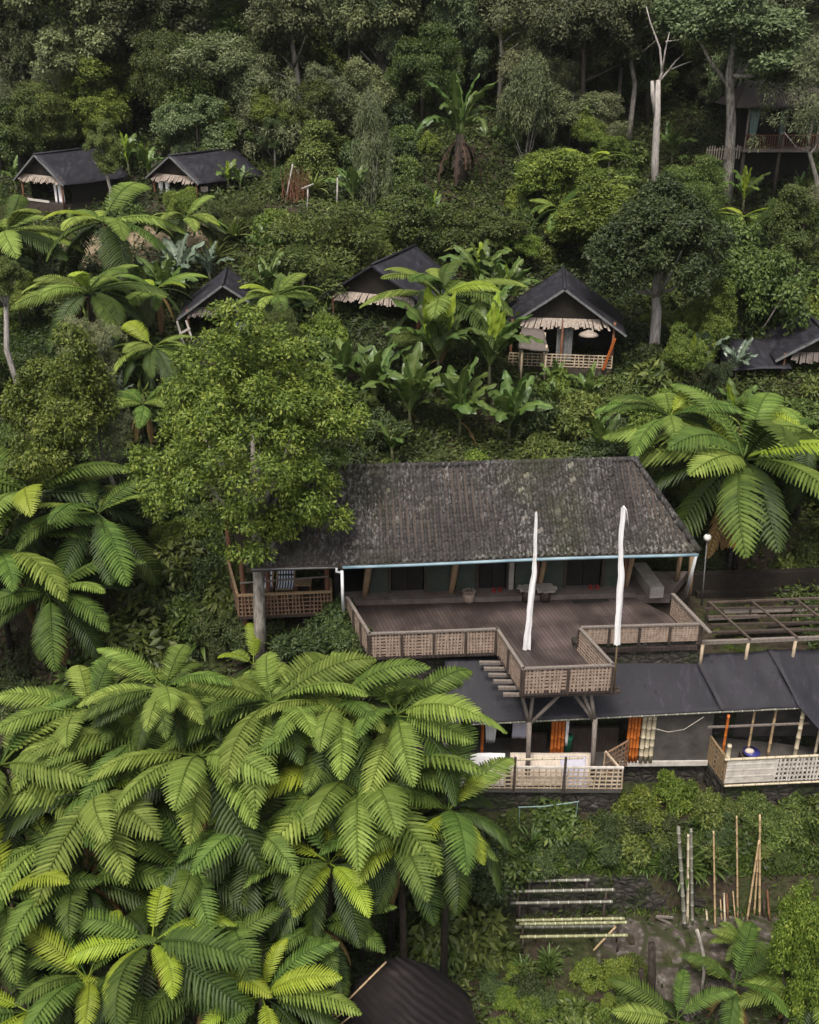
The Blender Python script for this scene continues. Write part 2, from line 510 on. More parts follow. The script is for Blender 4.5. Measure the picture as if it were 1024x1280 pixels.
# ------------------------------------------------------------------ built things: helpers
def lattice(mb, p0, p1, z0, z1, nv, nh, w=.035, d=.02, lean=0.0):
    """crossed strips in the upright plane p0-p1; uprights in front, laths behind"""
    p0, p1 = Vector((p0[0], p0[1], 0)), Vector((p1[0], p1[1], 0))
    dr = (p1 - p0).normalized(); nr = Vector((dr.y, -dr.x, 0))
    for i in range(nv + 1):
        q = p0.lerp(p1, min(1, max(0, (i + random.uniform(-.14, .14)) / nv))); j = random.uniform(-.022, .022)
        if random.random() < .035 and 0 < i < nv:
            continue
        mb.bar(q + nr * d * .55 + Vector((j, 0, z0)), q + nr * d * .55 + Vector((-j, 0, z1)), w * random.uniform(.8, 1.15), d, up=dr.cross(Vector((0, 0, 1))))
    for i in range(nh + 1):
        z = z0 + (z1 - z0) * i / nh
        mb.bar(p0 - nr * d * .55 + Vector((0, 0, z + random.uniform(-.01, .01))), p1 - nr * d * .55 + Vector((0, 0, z + random.uniform(-.01, .01))), d, w, up=(0, 0, 1))

def patch(mb, quad, nu, nv, th, amp, seed, sag=0.0):
    """four-corner sheet a(front left) b(front right) c(back right) d(back left) with small dents"""
    a, b, c, d = [Vector(p) for p in quad]
    r = np.random.default_rng(seed); ph = r.random(6) * 6.28
    vs = []
    for k in (0, 1):
        for j in range(nv + 1):
            for i in range(nu + 1):
                s, t = i / nu, j / nv
                p = a.lerp(b, s).lerp(d.lerp(c, s), t)
                z = amp * (math.sin(s * 9 + ph[0] + t * 3) + .7 * math.sin(s * 23 + ph[1] - t * 5) * math.sin(t * 4 + ph[2]) + .5 * math.sin(t * 11 + ph[3]))
                z -= sag * math.sin(t * PI)
                vs.append((p.x, p.y, p.z + z - k * th))
    n = (nu + 1) * (nv + 1); fs = []
    for j in range(nv):
        for i in range(nu):
            q = j * (nu + 1) + i
            fs.append((q, q + 1, q + nu + 2, q + nu + 1))
            fs.append((n + q, n + q + nu + 1, n + q + nu + 2, n + q + 1))
    for i in range(nu):
        fs.append((i, n + i, n + i + 1, i + 1)); e = nv * (nu + 1) + i
        fs.append((e, e + 1, n + e + 1, n + e))
    for j in range(nv):
        q = j * (nu + 1); fs.append((q, q + nu + 1, n + q + nu + 1, n + q))
        e = q + nu; fs.append((e, n + e, n + e + nu + 1, e + nu + 1))
    return mb.add(vs, fs)

def hang(mb, top0, top1, drop, folds, amp, gather=1.0, nz=8, shape=None):
    """cloth hanging from a line, folded, with its own thickness"""
    a, b = Vector(top0), Vector(top1); dr = (b - a).normalized(); nr = Vector((dr.y, -dr.x, 0))
    nu = folds * 4; vs = []
    for k in (0, 1):
        for j in range(nz + 1):
            t = j / nz; g = shape(t) if shape else 1 - (1 - gather) * t
            for i in range(nu + 1):
                s = i / nu
                p = a + (b - a) * (.5 + (s - .5) * g) + nr * (amp * math.sin(s * folds * 2 * PI) * (.5 + .5 * t) - k * .012)
                vs.append((p.x, p.y, p.z - drop * t - .02 * math.sin(s * PI)))
    n = (nu + 1) * (nz + 1); fs = []
    for j in range(nz):
        for i in range(nu):
            q = j * (nu + 1) + i
            fs.append((q, q + nu + 1, q + nu + 2, q + 1)); fs.append((n + q, n + q + 1, n + q + nu + 2, n + q + nu + 1))
    for i in range(nu):
        e = nz * (nu + 1) + i
        fs.append((i, i + 1, n + i + 1, n + i)); fs.append((e, n + e, n + e + 1, e + 1))
    return mb.add(vs, fs)

def up(p, z):
    return Vector((p[0], p[1], z))

# ------------------------------------------------------------------ the big tiled house
E1 = PZ(874, 690, 2.4); Em = PZ(430, 706, 2.4)
DX = (E1 - Em).normalized(); DY = Vector((-DX.y, DX.x, 0))
LROOF = (E1 - Em).length + 3.05
E0 = E1 - DX * LROOF
R1 = PZ(793, 573, 4.6)
RS = (R1 - E0).dot(DX); RD = (R1 - E0).dot(DY); RISE = 2.2
HL = 1.0                                     # left hip run
house = thing('tiled_house', up(E0 + DX * LROOF / 2 + DY * 2.5, 0), 'long house under a lichen spotted grey clay tile roof, opening onto the plank terrace', 'house')

def roofpt(s, t, h=0.0):
    sag = -.05 * math.sin(t * PI) - .035 * math.sin(s * 1.1) * t + .03 * math.sin(s * .6 + 2) - .04 * math.cos(s * 2.1 + t * 5) * t
    p = E0 + DX * s + DY * (RD * t)
    return Vector((p.x, p.y, 2.4 + RISE * t + h + sag * .7))

mb = MB(); TW, NR = .222, 21
ncol = int(LROOF / TW)
rr = random.Random(3)
SL = math.hypot(RISE, RD); nrmz = RD / SL
prof = [(-.5, .012), (-.3, -.022), (-.08, -.008), (.1, .05), (.3, .058), (.5, .012)]
for r in range(NR):
    t0, t1 = r / NR, (r + 1.12) / NR
    for c in range(ncol + 1):
        s = (c + .5) * TW; tm = (r + .5) / NR
        if s < HL * tm + .05 or s > LROOF - (LROOF - RS) * tm - .05:
            continue
        js, jt, jz = rr.uniform(-.012, .012), rr.uniform(-.006, .006), rr.uniform(-.004, .008)
        tn = min(1, max(0, rr.gauss(.45, .2)))
        if rr.random() < .004:
            tn = 1.0
        vs = []
        for k, (tt, lift) in enumerate(((t0, .012), (t0, .034), (t1, .006))):
            for (o, h) in prof:
                vs.append(roofpt(s + o * TW + js, min(tt + jt, 1.01), h + lift + jz))
        n = len(prof); fs = []
        for k in (0, 1):
            for i in range(n - 1):
                fs.append((k * n + i, k * n + i + 1, (k + 1) * n + i + 1, (k + 1) * n + i))
        mb.add(vs, fs, tn)
roof = build('roof', mb, 'tiles', house)
mb = MB()                                    # roof boards under the tiles, back slope, hips
dn = Vector((0, 0, -.03))
BK = E0 + DY * (RD * 2.0); BK1 = E1 + DY * (RD * 2.0)
R0v = roofpt(HL, 1) ; R1v = roofpt(RS, 1)
mb.plate([E0 + dn, E1 + dn, up(R1v, 4.56), up(R0v, 4.56)], .05)
build('roof_board', mb, 'wood', roof)
mb = MB()
bk0, bk1 = up(E0 + DY * (RD * 2 - .02), 2.38), up(E1 + DY * (RD * 2), 2.38)
mb.plate([bk1, bk0, up(R0v, 4.58), up(R1v, 4.58)], .07)
mb.plate([up(E1, 2.36), bk1 + Vector((0, 0, -.02)), up(R1v, 4.57), up(R1v - DX * .03, 4.57)], .05)
mb.plate([bk0, up(E0, 2.36), up(R0v + DX * .03, 4.57), up(R0v, 4.57)], .05)
build('rear_slope', mb, 'tiles', roof)
mb = MB()                                    # ridge and hip caps, tile by tile
def caps(p, q, n):
    for i in range(n):
        a, b = Vector(p).lerp(Vector(q), i / n), Vector(p).lerp(Vector(q), (i + 1.15) / n)
        mb.tube([a + Vector((0, 0, .0)), b + Vector((0, 0, .015 * rr.random()))], [.115, .095], 8, tint=[rr.uniform(0, .6)] * 2)
caps(roofpt(HL - .05, 1, .01), roofpt(RS + .1, 1, .01), 34)
caps(roofpt(LROOF, 0, .05), roofpt(RS, 1, .03), 9); caps(roofpt(0, 0, .05), roofpt(HL, 1, .03), 9)
build('ridge_cap', mb, 'tiles', roof, True)
# gutter along the eave, fascia, downpipes
def eave(s, h=0.0, out=.05):
    p = roofpt(s, 0, h); return p - DY * out
mb = MB(); gl = 3.0
pts = [eave(s, -.045, .07) for s in np.linspace(gl, LROOF - .05, 12)]
mb.tube(pts, .052, 8); build('gutter', mb, 'blue', house, True)
mb = MB(); mb.tube([eave(s, -.05, .05) for s in np.linspace(.15, gl - .15, 5)], .03, 6); build('gutter', mb, 'metal', house, True, 'thin dark gutter over the veranda')
mb = MB(); mb.bar(E0 + Vector((0, 0, -.09)) + DY * .04, E1 + Vector((0, 0, -.09)) + DY * .04, .04, .12); build('fascia', mb, 'wood', house)
mb = MB(); e = eave(gl, -.06, .07)
mb.tube([e - DX * .18, e - DX * .2 + Vector((0, 0, -.12)), e - DX * .02 + Vector((0, 0, -.17))], .04, 8)
mb.tube([e - DX * .02 + Vector((0, 0, -.1)), up(e - DX * .02, .75)], .05, 10); build('downpipe', mb, 'white', house, True)
mb = MB(); e = eave(LROOF - .12, -.06, .07)
mb.tube([e, up(PZ(857, 746, -.05), -.05)], .06, 10); build('downpipe', mb, 'white', house, True)

# front wall (line through the picture's wall foot), panels, openings
W0, W1 = PZ(446, 741, .2), PZ(786, 731.5, .2)
WX = (W1 - W0).normalized(); WN = Vector((WX.y, -WX.x, 0)); WL = (W1 - W0).length   # WN looks to the camera
def wl(u):                                    # along-wall position of picture column u at the wall foot
    a = (u - 446) / (786 - 446)
    p = PZ(u, 741 + (731.5 - 741) * a, .2)
    return (p - W0).dot(WX)
def wp(s, off, z):
    p = W0 + WX * s + WN * off
    return Vector((p.x, p.y, z))
def wbox(mb, s0, s1, f, b, z0, z1):
    return mb.hexa([wp(s0, f, z0), wp(s1, f, z0), wp(s1, b, z0), wp(s0, b, z0)], [wp(s0, f, z1), wp(s1, f, z1), wp(s1, b, z1), wp(s0, b, z1)])
for a, b in ((461, 487), (532, 564), (570, 596), (643, 705), (752, 786)):
    mb = MB(); wbox(mb, wl(a), wl(b), .03, -.05, .2, 1.75); build('wall_panel', mb, 'green_wall', house)
mb = MB(); wbox(mb, -.6, WL, .0, -.12, 1.76, 2.6)
for u in (461, 487, 532, 567, 596, 634, 668, 705, 752, 785):
    wbox(mb, wl(u) - .05, wl(u) + .05, .07, -.08, .2, 1.752)
build('wall_frame', mb, 'wood', house)
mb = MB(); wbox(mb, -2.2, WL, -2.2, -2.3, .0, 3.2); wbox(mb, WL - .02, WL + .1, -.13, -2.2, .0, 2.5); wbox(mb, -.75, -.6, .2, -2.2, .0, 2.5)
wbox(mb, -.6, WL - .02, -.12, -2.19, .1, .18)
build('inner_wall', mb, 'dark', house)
for a, b in ((488, 531), (597, 633), (706, 751)):
    mb = MB(); s0, s1 = wl(a) + .06, wl(b) - .06
    wbox(mb, s0, (s0 + s1) / 2 - .01, -.07, -.1, .21, 1.74); wbox(mb, (s0 + s1) / 2 + .01, s1, -.07, -.1, .21, 1.74)
    for q in (.25, .75):
        m_ = s0 + (s1 - s0) * q
        wbox(mb, m_ - .03, m_ + .03, -.062, -.069, .25, 1.7)
    d_ = build('door', mb, 'dark', house)
mb = MB(); wbox(mb, wl(635), wl(641), .12, .09, .22, 1.75); build('door_curtain', mb, 'plaster_pale', house)
mb = MB()                                    # painted ornament on the green panel, a pale leaf rosette
for k in range(5):
    a = PI * k / 4; c = wp(wl(586), .045, 1.35)
    mb.bar(c, c + WX * .22 * math.cos(a) + Vector((0, 0, .16 * math.sin(a))), .05, .012, up=WN)
build('wall_ornament', mb, 'weave', house)
mb = MB(); wbox(mb, -.6, WL + .1, .55, -.1, .01, .2); build('step', mb, 'step', house)
# porch columns
def log(u0, v0, u1, v1, z0=.2, z1=2.35, r=.1, name='column', mat='log', yoff=0.0):
    p = PZ(u0, v0, z0); q = PY(u1, v1, p.y + yoff)
    d = (q - p); q = p + d * ((z1 - z0) / max(.2, d.z))
    mb = MB(); mb.tube([p, p.lerp(q, .35), p.lerp(q, .7), q], [r * .9, r * 1.05, r * 1.1, r * 1.2], 9)
    return build(name, mb, mat, house, True)
log(456, 745, 461, 708, r=.11); log(564, 741, 570, 704, r=.11)
log(674, 737, 681, 700, r=.085); log(671, 737, 673, 700, r=.06, mat='wood_red'); log(783, 733, 791, 694, r=.085); log(781, 733, 783, 694, r=.06, mat='wood_red')
log(846, 725, 851, 694, r=.08, z0=.1, z1=1.95); log(862, 742, 865, 698, r=.09, z0=-.1, z1=1.85)
# right-hand porch floor and its pale masonry bench end
mb = MB(); mb.slab([up(p, 0) for p in (PZ(786, 745, 0), PZ(838, 744, 0), PZ(860, 715, 0), PZ(786, 715, 0))], -.3, .03); build('porch_floor', mb, 'step', house)
mb = MB(); mb.slab([PZ(812, 748, .03), PZ(829, 747, .03), PZ(806, 716, .03), PZ(788, 716, .03)], .03, .45); build('masonry_bench', mb, 'plaster_pale', house)
# veranda on the left: floor, posts, lattice rail
VA, VB = PZ(297, 743, .75), PZ(414, 738, .75)
VL, VR = VA + Vector((-.75, 2.6, 0)), VB + Vector((-.2, 2.2, 0))
ver = MB(); ver.slab([up(p, 0) for p in (VA, VB, VR, VL)], -.22, -.1); vf = build('veranda_floor', ver, 'wood', house)
mb = MB(); lattice(mb, VA, VB, -.1, .66, 26, 5, .045, .03); lattice(mb, VL, VA, -.1, .66, 22, 5, .045, .03)
lattice(mb, VB, VB + Vector((-.08, .9, 0)), -.1, .66, 8, 5, .045, .03)
vr_ = build('veranda_railing', mb, 'cane_red', house)
mb = MB()
for a, b in ((VA, VB), (VL, VA), (VB, VB + Vector((-.08, .9, 0)))):
    mb.bar(up(a, .71), up(b, .71), .08, .07)
build('top_rail', mb, 'log', vr_)
for q, zt in ((VA + Vector((.15, .3, 0)), 2.3), (VB + Vector((-.15, .25, 0)), 2.3), (VL + Vector((.1, -.1, 0)), 2.5), (VA + Vector((.9, .9, 0)), 2.3)):
    mb = MB(); mb.tube([up(q, -2.6), up(q, -.1), up(q, zt)], [.1, .09, .08], 8); build('veranda_post', mb, 'wood_red', house, True)
mb = MB(); mb.culm(PZ(300, 729, 1.15), PZ(411, 720.5, 1.2), .035); build('drying_pole', mb, 'wood_grey', house, True)
mb = MB(); lattice(mb, PZ(414, 700, .2) , PZ(433, 700, .2), -.1, 2.2, 8, 14, .03, .02); build('lattice_screen', mb, 'cane_red', house)
mb = MB(); p = VL + Vector((.3, .05, 0)); q = VR + Vector((0, .1, 0)); mb.hexa([up(p, -.1), up(q, -.1), up(q + DY * .1, -.1), up(p + DY * .1, -.1)], [up(p, 2.9), up(q, 2.9), up(q + DY * .1, 2.9), up(p + DY * .1, 2.9)]); build('veranda_wall', mb, 'wood', house)

# two striped deck chairs and a small table on the veranda
def deck_chair(u, v, label, k):
    p = PZ(u, v, -.1)
    t = thing('deck_chair', p, label, 'deck chair', 'striped deck chairs on the veranda')
    w = .31
    fr = MB()
    for s in (-w, w):
        fr.bar(p + Vector((s, -.45, .02)), p + Vector((s * .97, .55, .95)), .035)
        fr.bar(p + Vector((s, .45, .02)), p + Vector((s, -.5, .38)), .035)
    fr.bar(p + Vector((-w, .55, .95)), p + Vector((w, .55, .95)), .035); fr.bar(p + Vector((-w, -.5, .38)), p + Vector((w, -.5, .38)), .035)
    build('frame', fr, 'log', t)
    def sling(pts, name):
        mb = MB(); ns = 13
        for i in range(ns):
            a, b = -w + 2 * w * i / ns, -w + 2 * w * (i + 1) / ns
            vs = []; fs = []
            for k_ in (0, 1):
                for (y, z) in pts:
                    vs += [p + Vector((a + .001, y, z - .012 * k_)), p + Vector((b - .001, y, z - .012 * k_))]
            n = 2 * len(pts)
            for j in range(len(pts) - 1):
                fs.append((2 * j, 2 * j + 1, 2 * j + 3, 2 * j + 2)); fs.append((n + 2 * j, n + 2 * j + 2, n + 2 * j + 3, n + 2 * j + 1))
            mb.add(vs, fs, float(i % 2))
        return build(name, mb, 'stripe', t)
    sling([(.55, .98), (.38, .83), (.2, .62)], 'backrest'); sling([(.17, .56), (0, .36), (-.25, .31), (-.5, .41)], 'seat')
deck_chair(358, 740, 'blue and white striped deck chair in full view on the left veranda', 0)
deck_chair(331, 741, 'blue and white striped deck chair half hidden behind the pale tree trunk', 1)
p = PZ(380, 744, -.1); t = thing('side_table', p, 'small square brown wooden table beside the striped deck chair', 'table')
mb = MB(); mb.box(p + Vector((-.28, -.22, .48)), p + Vector((.28, .22, .53))); build('table_top', mb, 'log', t)
for sx in (-.24, .24):
    for sy in (-.18, .18):
        mb = MB(); mb.bar(p + Vector((sx, sy, 0)), p + Vector((sx, sy, .48)), .05); build('leg', mb, 'wood_red', t)

# ------------------------------------------------------------------ the plank terrace
RT = .85
A_, B_, C_, D_, E_, F_, G_, H_ = [PZ(u, v, RT) for u, v in ((434, 746), (462, 791.5), (622, 785.5), (654.5, 835), (767, 830.5), (724, 783.5), (876, 779), (841, 742))]
deck = thing('plank_terrace', up((C_ + F_) / 2, -.2), 'dark plank terrace with woven bamboo railings and a walkway jutting from the tiled house', 'terrace')
st = PZ(640, 748, 0)
mb = MB()
poly = [up(p, 0) for p in (A_, B_, C_, D_, E_, F_, G_, H_)] + [up(wp(WL + .1, .5, 0), 0), up(wp(-.9, .5, 0), 0)]
mb.slab(poly, -.14, 0); build('floor', mb, 'deck', deck)
def woven(p, q, z0, z1, n, dens=.1, gap=True):
    L = (q - p).length
    fr, bk, ps = MB(), MB(), MB()
    dr = (q - p).normalized(); nr = Vector((dr.y, -dr.x, 0)).normalized()
    nv = int(L / dens)
    lattice(fr, p + nr * .0, q + nr * .0, z0, z1 - .06, nv, 7, .058, .016)
    r_ = build('railing', fr, 'weave', deck)
    if gap:
        a, b = p - nr * .035, q - nr * .035
        bk.hexa([up(a, z0), up(b, z0), up(b - nr * .012, z0), up(a - nr * .012, z0)], [up(a, z1 - .05), up(b, z1 - .05), up(b - nr * .012, z1 - .05), up(a - nr * .012, z1 - .05)])
        build('backing', bk, 'weave_dark', r_)
    mb = MB(); mb.bar(up(p, z1 - .02) - dr * .03, up(q, z1 - .02) + dr * .03, .10, .05); build('top_rail', mb, 'wood_grey', r_)
    for i in range(n + 1):
        c = p.lerp(q, i / n) + nr * .05
        mb = MB(); mb.bar(up(c, z0 - .05), up(c, z1 - .047), .07); build('post', mb, 'wood', r_)
    return r_
woven(A_, B_, -.02, RT, 3); woven(B_, C_, -.02, RT, 4); woven(C_, D_, -.02, RT, 2); woven(D_, E_, -.05, RT, 2)
woven(E_, F_, .0, RT, 2, .13, False); woven(F_, G_, .22, RT, 4); woven(G_, H_, .1, RT, 2, .13, False)
mb = MB(); mb.bar(up(H_, .84), up(PZ(888, 791, .84), .84), .12, .05); build('rail_plank', mb, 'wood_grey', deck)
# joist ends sticking out on the left of the walkway
for i in range(6):
    q = C_.lerp(D_, .16 + .155 * i) + Vector((.2, .02, 0)); q = up(q, -.2)
    mb = MB(); mb.bar(q, q + Vector((-.85 + .03 * i, .04, -.02)), .10, .09); build('joist', mb, 'wood_grey', deck)
mb = MB(); mb.bar(up(D_, -.2) + Vector((-.05, .12, 0)), up(E_, -.2) + Vector((.3, .12, 0)), .12, .1)
mb.bar(up(E_, -.24) + Vector((-.3, .3, 0)), up(E_, -.24) + Vector((.32, .35, 0)), .1, .1); build('beam', mb, 'wood', deck)
# forked posts carrying the walkway
def forked(foot, fork, tips, Y):
    mb = MB(); f = PY(fork[0], fork[1], Y); b = PY(foot[0], foot[1], Y); b = f + (b - f) * ((f.z + 3.72) / (f.z - b.z))
    mb.tube([b, b.lerp(f, .5), f], [.075, .07, .08], 8)
    for (u, v, y) in tips:
        mb.tube([f + Vector((0, 0, -.12)), PY(u, v, y)], [.065, .055], 8)
    build('forked_post', mb, 'wood_grey', deck, True)
forked((660, 950), (662, 902), ((651, 862, 25.75), (667, 862, 25.75), (705, 863, 25.6)), 25.62)
forked((741, 955), (744, 898), ((712, 860, 25.95), (726, 861, 25.7), (738, 862, 25.6)), 25.62)

# retaining wall under the terrace
mb = MB(); a, b = up(B_ + Vector((.2, .25, 0)), 0), up(C_ + Vector((.1, .4, 0)), 0); c, d = up(F_ + Vector((-.1, .08, 0)), 0), up(G_ + Vector((.1, .1, 0)), 0)
for p, q, z1 in ((a, b, -.16), (b + Vector((.003, .2, 0)), c + Vector((-.003, .2, 0)), -.17), (c, d, .21)):
    mb.hexa([up(p, -4.8), up(q, -4.8), up(q + DY * .35, -4.8), up(p + DY * .35, -4.8)], [up(p, z1), up(q, z1), up(q + DY * .35, z1), up(p + DY * .35, z1)])
q2 = Vector((16, d.y + .55, 0)); mb.hexa([up(d + Vector((.003, 0, 0)), -4.8), up(q2, -4.8), up(q2 + DY * .35, -4.8), up(d + DY * .35, -4.8)], [up(d + Vector((.003, 0, 0)), -.62), up(q2, -.62), up(q2 + DY * .35, -.62), up(d + DY * .35, -.62)])
o = build('retaining_wall', mb, 'stone'); tag(o, 'dark mottled stone retaining wall between the plank terrace and the black felt roof', 'wall')

# ------------------------------------------------------------------ things on the terrace
def flag(path, widths, foot, label, tail=None):
    t = thing('banner_pole', foot, label, 'banner', 'white banners on the terrace')
    mb = MB(); mb.tube([foot] + [p + Vector((.02, .05, 0)) for p in path[::-1]], [.028] * (len(path) + 1), 7); build('pole', mb, 'bamboo_tan', t, True)
    # cloth: ribbon down the pole with shallow folds
    P = []; W = []
    for k in range(len(path) - 1):
        for s in np.linspace(0, 1, 6, endpoint=False):
            P.append(path[k].lerp(path[k + 1], s)); W.append(widths[k] + (widths[k + 1] - widths[k]) * s)
    P.append(path[-1]); W.append(widths[-1])
    nu = 6; vs = []; fs = []
    for k_ in (0, 1):
        for j, (p, w) in enumerate(zip(P, W)):
            w = w * (1 + .04 * math.sin(j * 1.9) + .12 * math.sin(j * .43 + 1)); p = p + Vector((.006 * math.sin(j * 1.13), 0, 0))
            for i in range(nu + 1):
                s = i / nu - .5
                vs.append(p + Vector((s * w, .035 * math.sin(s * 9 + j * .2) - .03 + .012 * k_, 0)))
    n = len(P) * (nu + 1)
    for j in range(len(P) - 1):
        for i in range(nu):
            q = j * (nu + 1) + i
            fs.append((q, q + nu + 1, q + nu + 2, q + 1)); fs.append((n + q, n + q + 1, n + q + nu + 2, n + q + nu + 1))
    for j in range(len(P) - 1):
        q = j * (nu + 1); fs.append((q, n + q, n + q + nu + 1, q + nu + 1)); e = q + nu; fs.append((e, e + nu + 1, n + e + nu + 1, n + e))
    mb = MB(); mb.add(vs, fs); build('cloth', mb, 'cloth', t, True)
    if tail:
        mb = MB(); mb.tube(tail, [.035, .02, .012][:len(tail)], 6); build('tail', mb, 'cloth', t, True)
f1 = PZ(657, 813, 0)
flag([PY(u, v, f1.y) for u, v in ((670, 640), (669, 685), (668, 715), (664, 745), (661, 780), (658, 812))], [.06, .11, .17, .19, .21, .22], f1, 'tall white cloth banner standing in the middle of the plank walkway')
f2 = up(E_ + Vector((.08, -.03, 0)), .0)
flag([PY(u, v, f2.y) for u, v in ((779, 634), (775.5, 680), (776.5, 718), (774, 755), (771, 806))], [.1, .13, .2, .18, .2], f2, 'white cloth banner with a drooping tip at the outer corner of the plank walkway',
     [PY(779, 633, f2.y), PY(783, 637, f2.y), PY(786.5, 658, f2.y)])

def stump(u, v, w, h, label):
    p = PZ(u, v, 0); t = thing('stump_stool', p, label, 'stool', 'stump stools by the house step')
    mb = MB(); mb.tube([p, p + Vector((0, 0, h * .5)), p + Vector((0, 0, h))], [w * .8, w * .74, w * .82], 10); build('stump', mb, 'wood', t, True)
    vs = []; n = 22                       # frilly pale slab
    for z, k in ((h + .002, 1.0), (h + .07, 1.08)):
        for i in range(n):
            a = 2 * PI * i / n; r = w * 1.45 * k * (1 + .16 * math.sin(i * 2.4) + .1 * math.sin(i * 5.1))
            vs.append(p + Vector((r * math.cos(a), r * .8 * math.sin(a), z + .015 * math.sin(i * 1.7))))
    fs = [tuple(range(n - 1, -1, -1)), tuple(range(n, 2 * n))] + [(i, (i + 1) % n, n + (i + 1) % n, n + i) for i in range(n)]
    mb = MB(); mb.add(vs, fs); build('top_slab', mb, 'plaster_pale', t)
stump(657, 751, .19, .45, 'dark stump stool with a pale frilly top, partly behind the white banner')
stump(681, 750, .25, .42, 'wider dark stump stool with a pale frilly top, right of the banner')
p = PZ(586, 752, 0); t = thing('woven_basket', p, 'round tan woven basket standing against the house step', 'basket')
mb = MB(); mb.tube([p, p + Vector((0, 0, .12)), p + Vector((0, 0, .28)), p + Vector((0, 0, .38))], [.17, .22, .21, .18], 14); build('body', mb, 'weave', t, True)
mb = MB()
for k in range(12):
    a = 2 * PI * k / 12; mb.bar(p + Vector((.17 * math.cos(a), .17 * math.sin(a), .375)), p + Vector((.23 * math.cos(a + .5), .23 * math.sin(a + .5), .42)), .05, .02)
build('rim', mb, 'thatch', t)
def flat(name, quad, th, mat, label, cat, z):
    mb = MB(); mb.slab([PZ(u, v, z) for u, v in quad], z + .004, z + th); o = build(name, mb, mat); tag(o, label, cat); return o
flat('floor_cushion', ((690, 750), (707, 748), (705, 743.5), (689, 745)), .06, 'yellow', 'small yellow cloth lying on the planks right of the stump stool', 'cushion', .0)
flat('floor_mat', ((717, 755), (762, 752), (756, 743.5), (713, 745)), .012, 'mat_black', 'black doormat lying before the right doorway of the tiled house', 'mat', .0)
def slipper(u, v, label):
    p = PZ(u, v, .2); t = thing('slipper', p, label, 'slipper', 'red slippers on the house step')
    mb = MB(); mb.slab([p + Vector((-.06, -.13, 0)), p + Vector((.06, -.13, 0)), p + Vector((.07, .1, 0)), p + Vector((.02, .15, 0)), p + Vector((-.05, .13, 0))], p.z + .003, p.z + .04); build('sole', mb, 'red', t)
    mb = MB(); mb.tube([p + Vector((-.06, .03, .04)), p + Vector((0, .05, .09)), p + Vector((.07, .03, .04))], .025, 6); build('strap', mb, 'red', t, True)
slipper(617, 738.5, 'red slipper, farther left of the pair at the middle doorway'); slipper(625, 738.2, 'red slipper, right one of the pair at the middle doorway')
slipper(738, 735, 'red slipper on the left of the pair by the right doorway'); slipper(746.5, 734.7, 'red slipper on the right of the pair by the right doorway')

# lamp post
p = PZ(878, 752, -.5); q = PY(884.5, 672, p.y); t = thing('lamp_post', p, 'slim grey post with a round white globe beside the right end of the tiled roof', 'street lamp')
mb = MB(); mb.tube([p - Vector((0, 0, .3)), q - Vector((0, 0, .1))], [.026, .02], 8); build('pole', mb, 'metal', t, True)
mb = MB(); mb.ball(q, .13, 16, 10); build('globe', mb, 'lamp_glass', t, True)
mb = MB(); mb.tube([q - Vector((0, 0, .17)), q - Vector((0, 0, .11))], [.03, .075], 10); mb.tube([q + Vector((0, 0, .125)), q + Vector((0, 0, .15))], [.05, .02], 8); build('fitting', mb, 'metal', t, True)
# orange bundle below the big fern
p = PY(914, 690, 33.6); p = up(p, T(p.x, p.y)); q = PY(914, 672, 33.6); t = thing('shrine_post', p, 'small post wrapped in orange cloth under the big tree fern near the globe lamp', 'shrine')
mb = MB(); mb.tube([p - Vector((0, 0, .1)), up(p, q.z)], [.09, .08], 8); build('post', mb, 'stone', t)
mb = MB(); n = 14
for k in range(n):
    a = 2 * PI * k / n
    mb.plate([q + Vector((.2 * math.cos(a), .2 * math.sin(a), -.26)), q + Vector((.2 * math.cos(a + .5), .2 * math.sin(a + .5), -.28 - .05 * (k % 3))), q + Vector((.27 * math.cos(a + .5), .27 * math.sin(a + .5), .2)), q + Vector((.27 * math.cos(a), .27 * math.sin(a), .22))], .012)
build('wrap', mb, 'orange_cloth', t)
mb = MB(); mb.ball(q + Vector((0, -.02, -.3)), .17, 12, 8, (1.1, 1, .6)); build('offering_bowl', mb, 'plaster_pale', t, True)

# ------------------------------------------------------------------ bed frames (trellis) and garden walls on the right
tz = .08
t = thing('bed_trellis', up(PZ(960, 775, tz), -.6), 'low brown timber frame laid over the planting beds right of the plank terrace', 'trellis')
rows = [(884, 753, 1060, 746), (881, 761, 1060, 757), (885, 771, 1060, 768), (888, 781, 1060, 777), (890, 790.5, 1060, 786)]
for (u0, v0, u1, v1) in rows:
    mb = MB(); mb.bar(PZ(u0, v0, tz), PZ(u1, v1, tz), .07, .06); build('rail', mb, 'wood_brown' if v0 in (753, 771) else 'wood', t)
mb = MB(); mb.bar(PZ(877, 803, tz), PZ(1060, 796, tz), .1, .12); build('front_beam', mb, 'wood_grey', t)
for (u0, v0, u1, v1) in ((886, 752, 938, 799), (939, 751, 997, 797), (995, 749, 1056, 795)):
    mb = MB(); mb.bar(PZ(u0, v0, tz + .072), PZ(u1, v1, tz + .1), .06, .06); build('cross_bar', mb, 'wood_brown', t)
for u, v in ((879, 804), (936, 801), (995, 799), (1050, 797)):
    q = PZ(u, v, tz); mb = MB(); mb.tube([up(q, -.9), up(q, tz - .06)], .055, 8); build('post', mb, 'cane', t, True)
for u, v in ((886, 754), (940, 752), (995, 750)):
    q = PZ(u, v, tz); mb = MB(); mb.bar(up(q, -.9), up(q, tz - .03), .06); build('post', mb, 'wood', t)
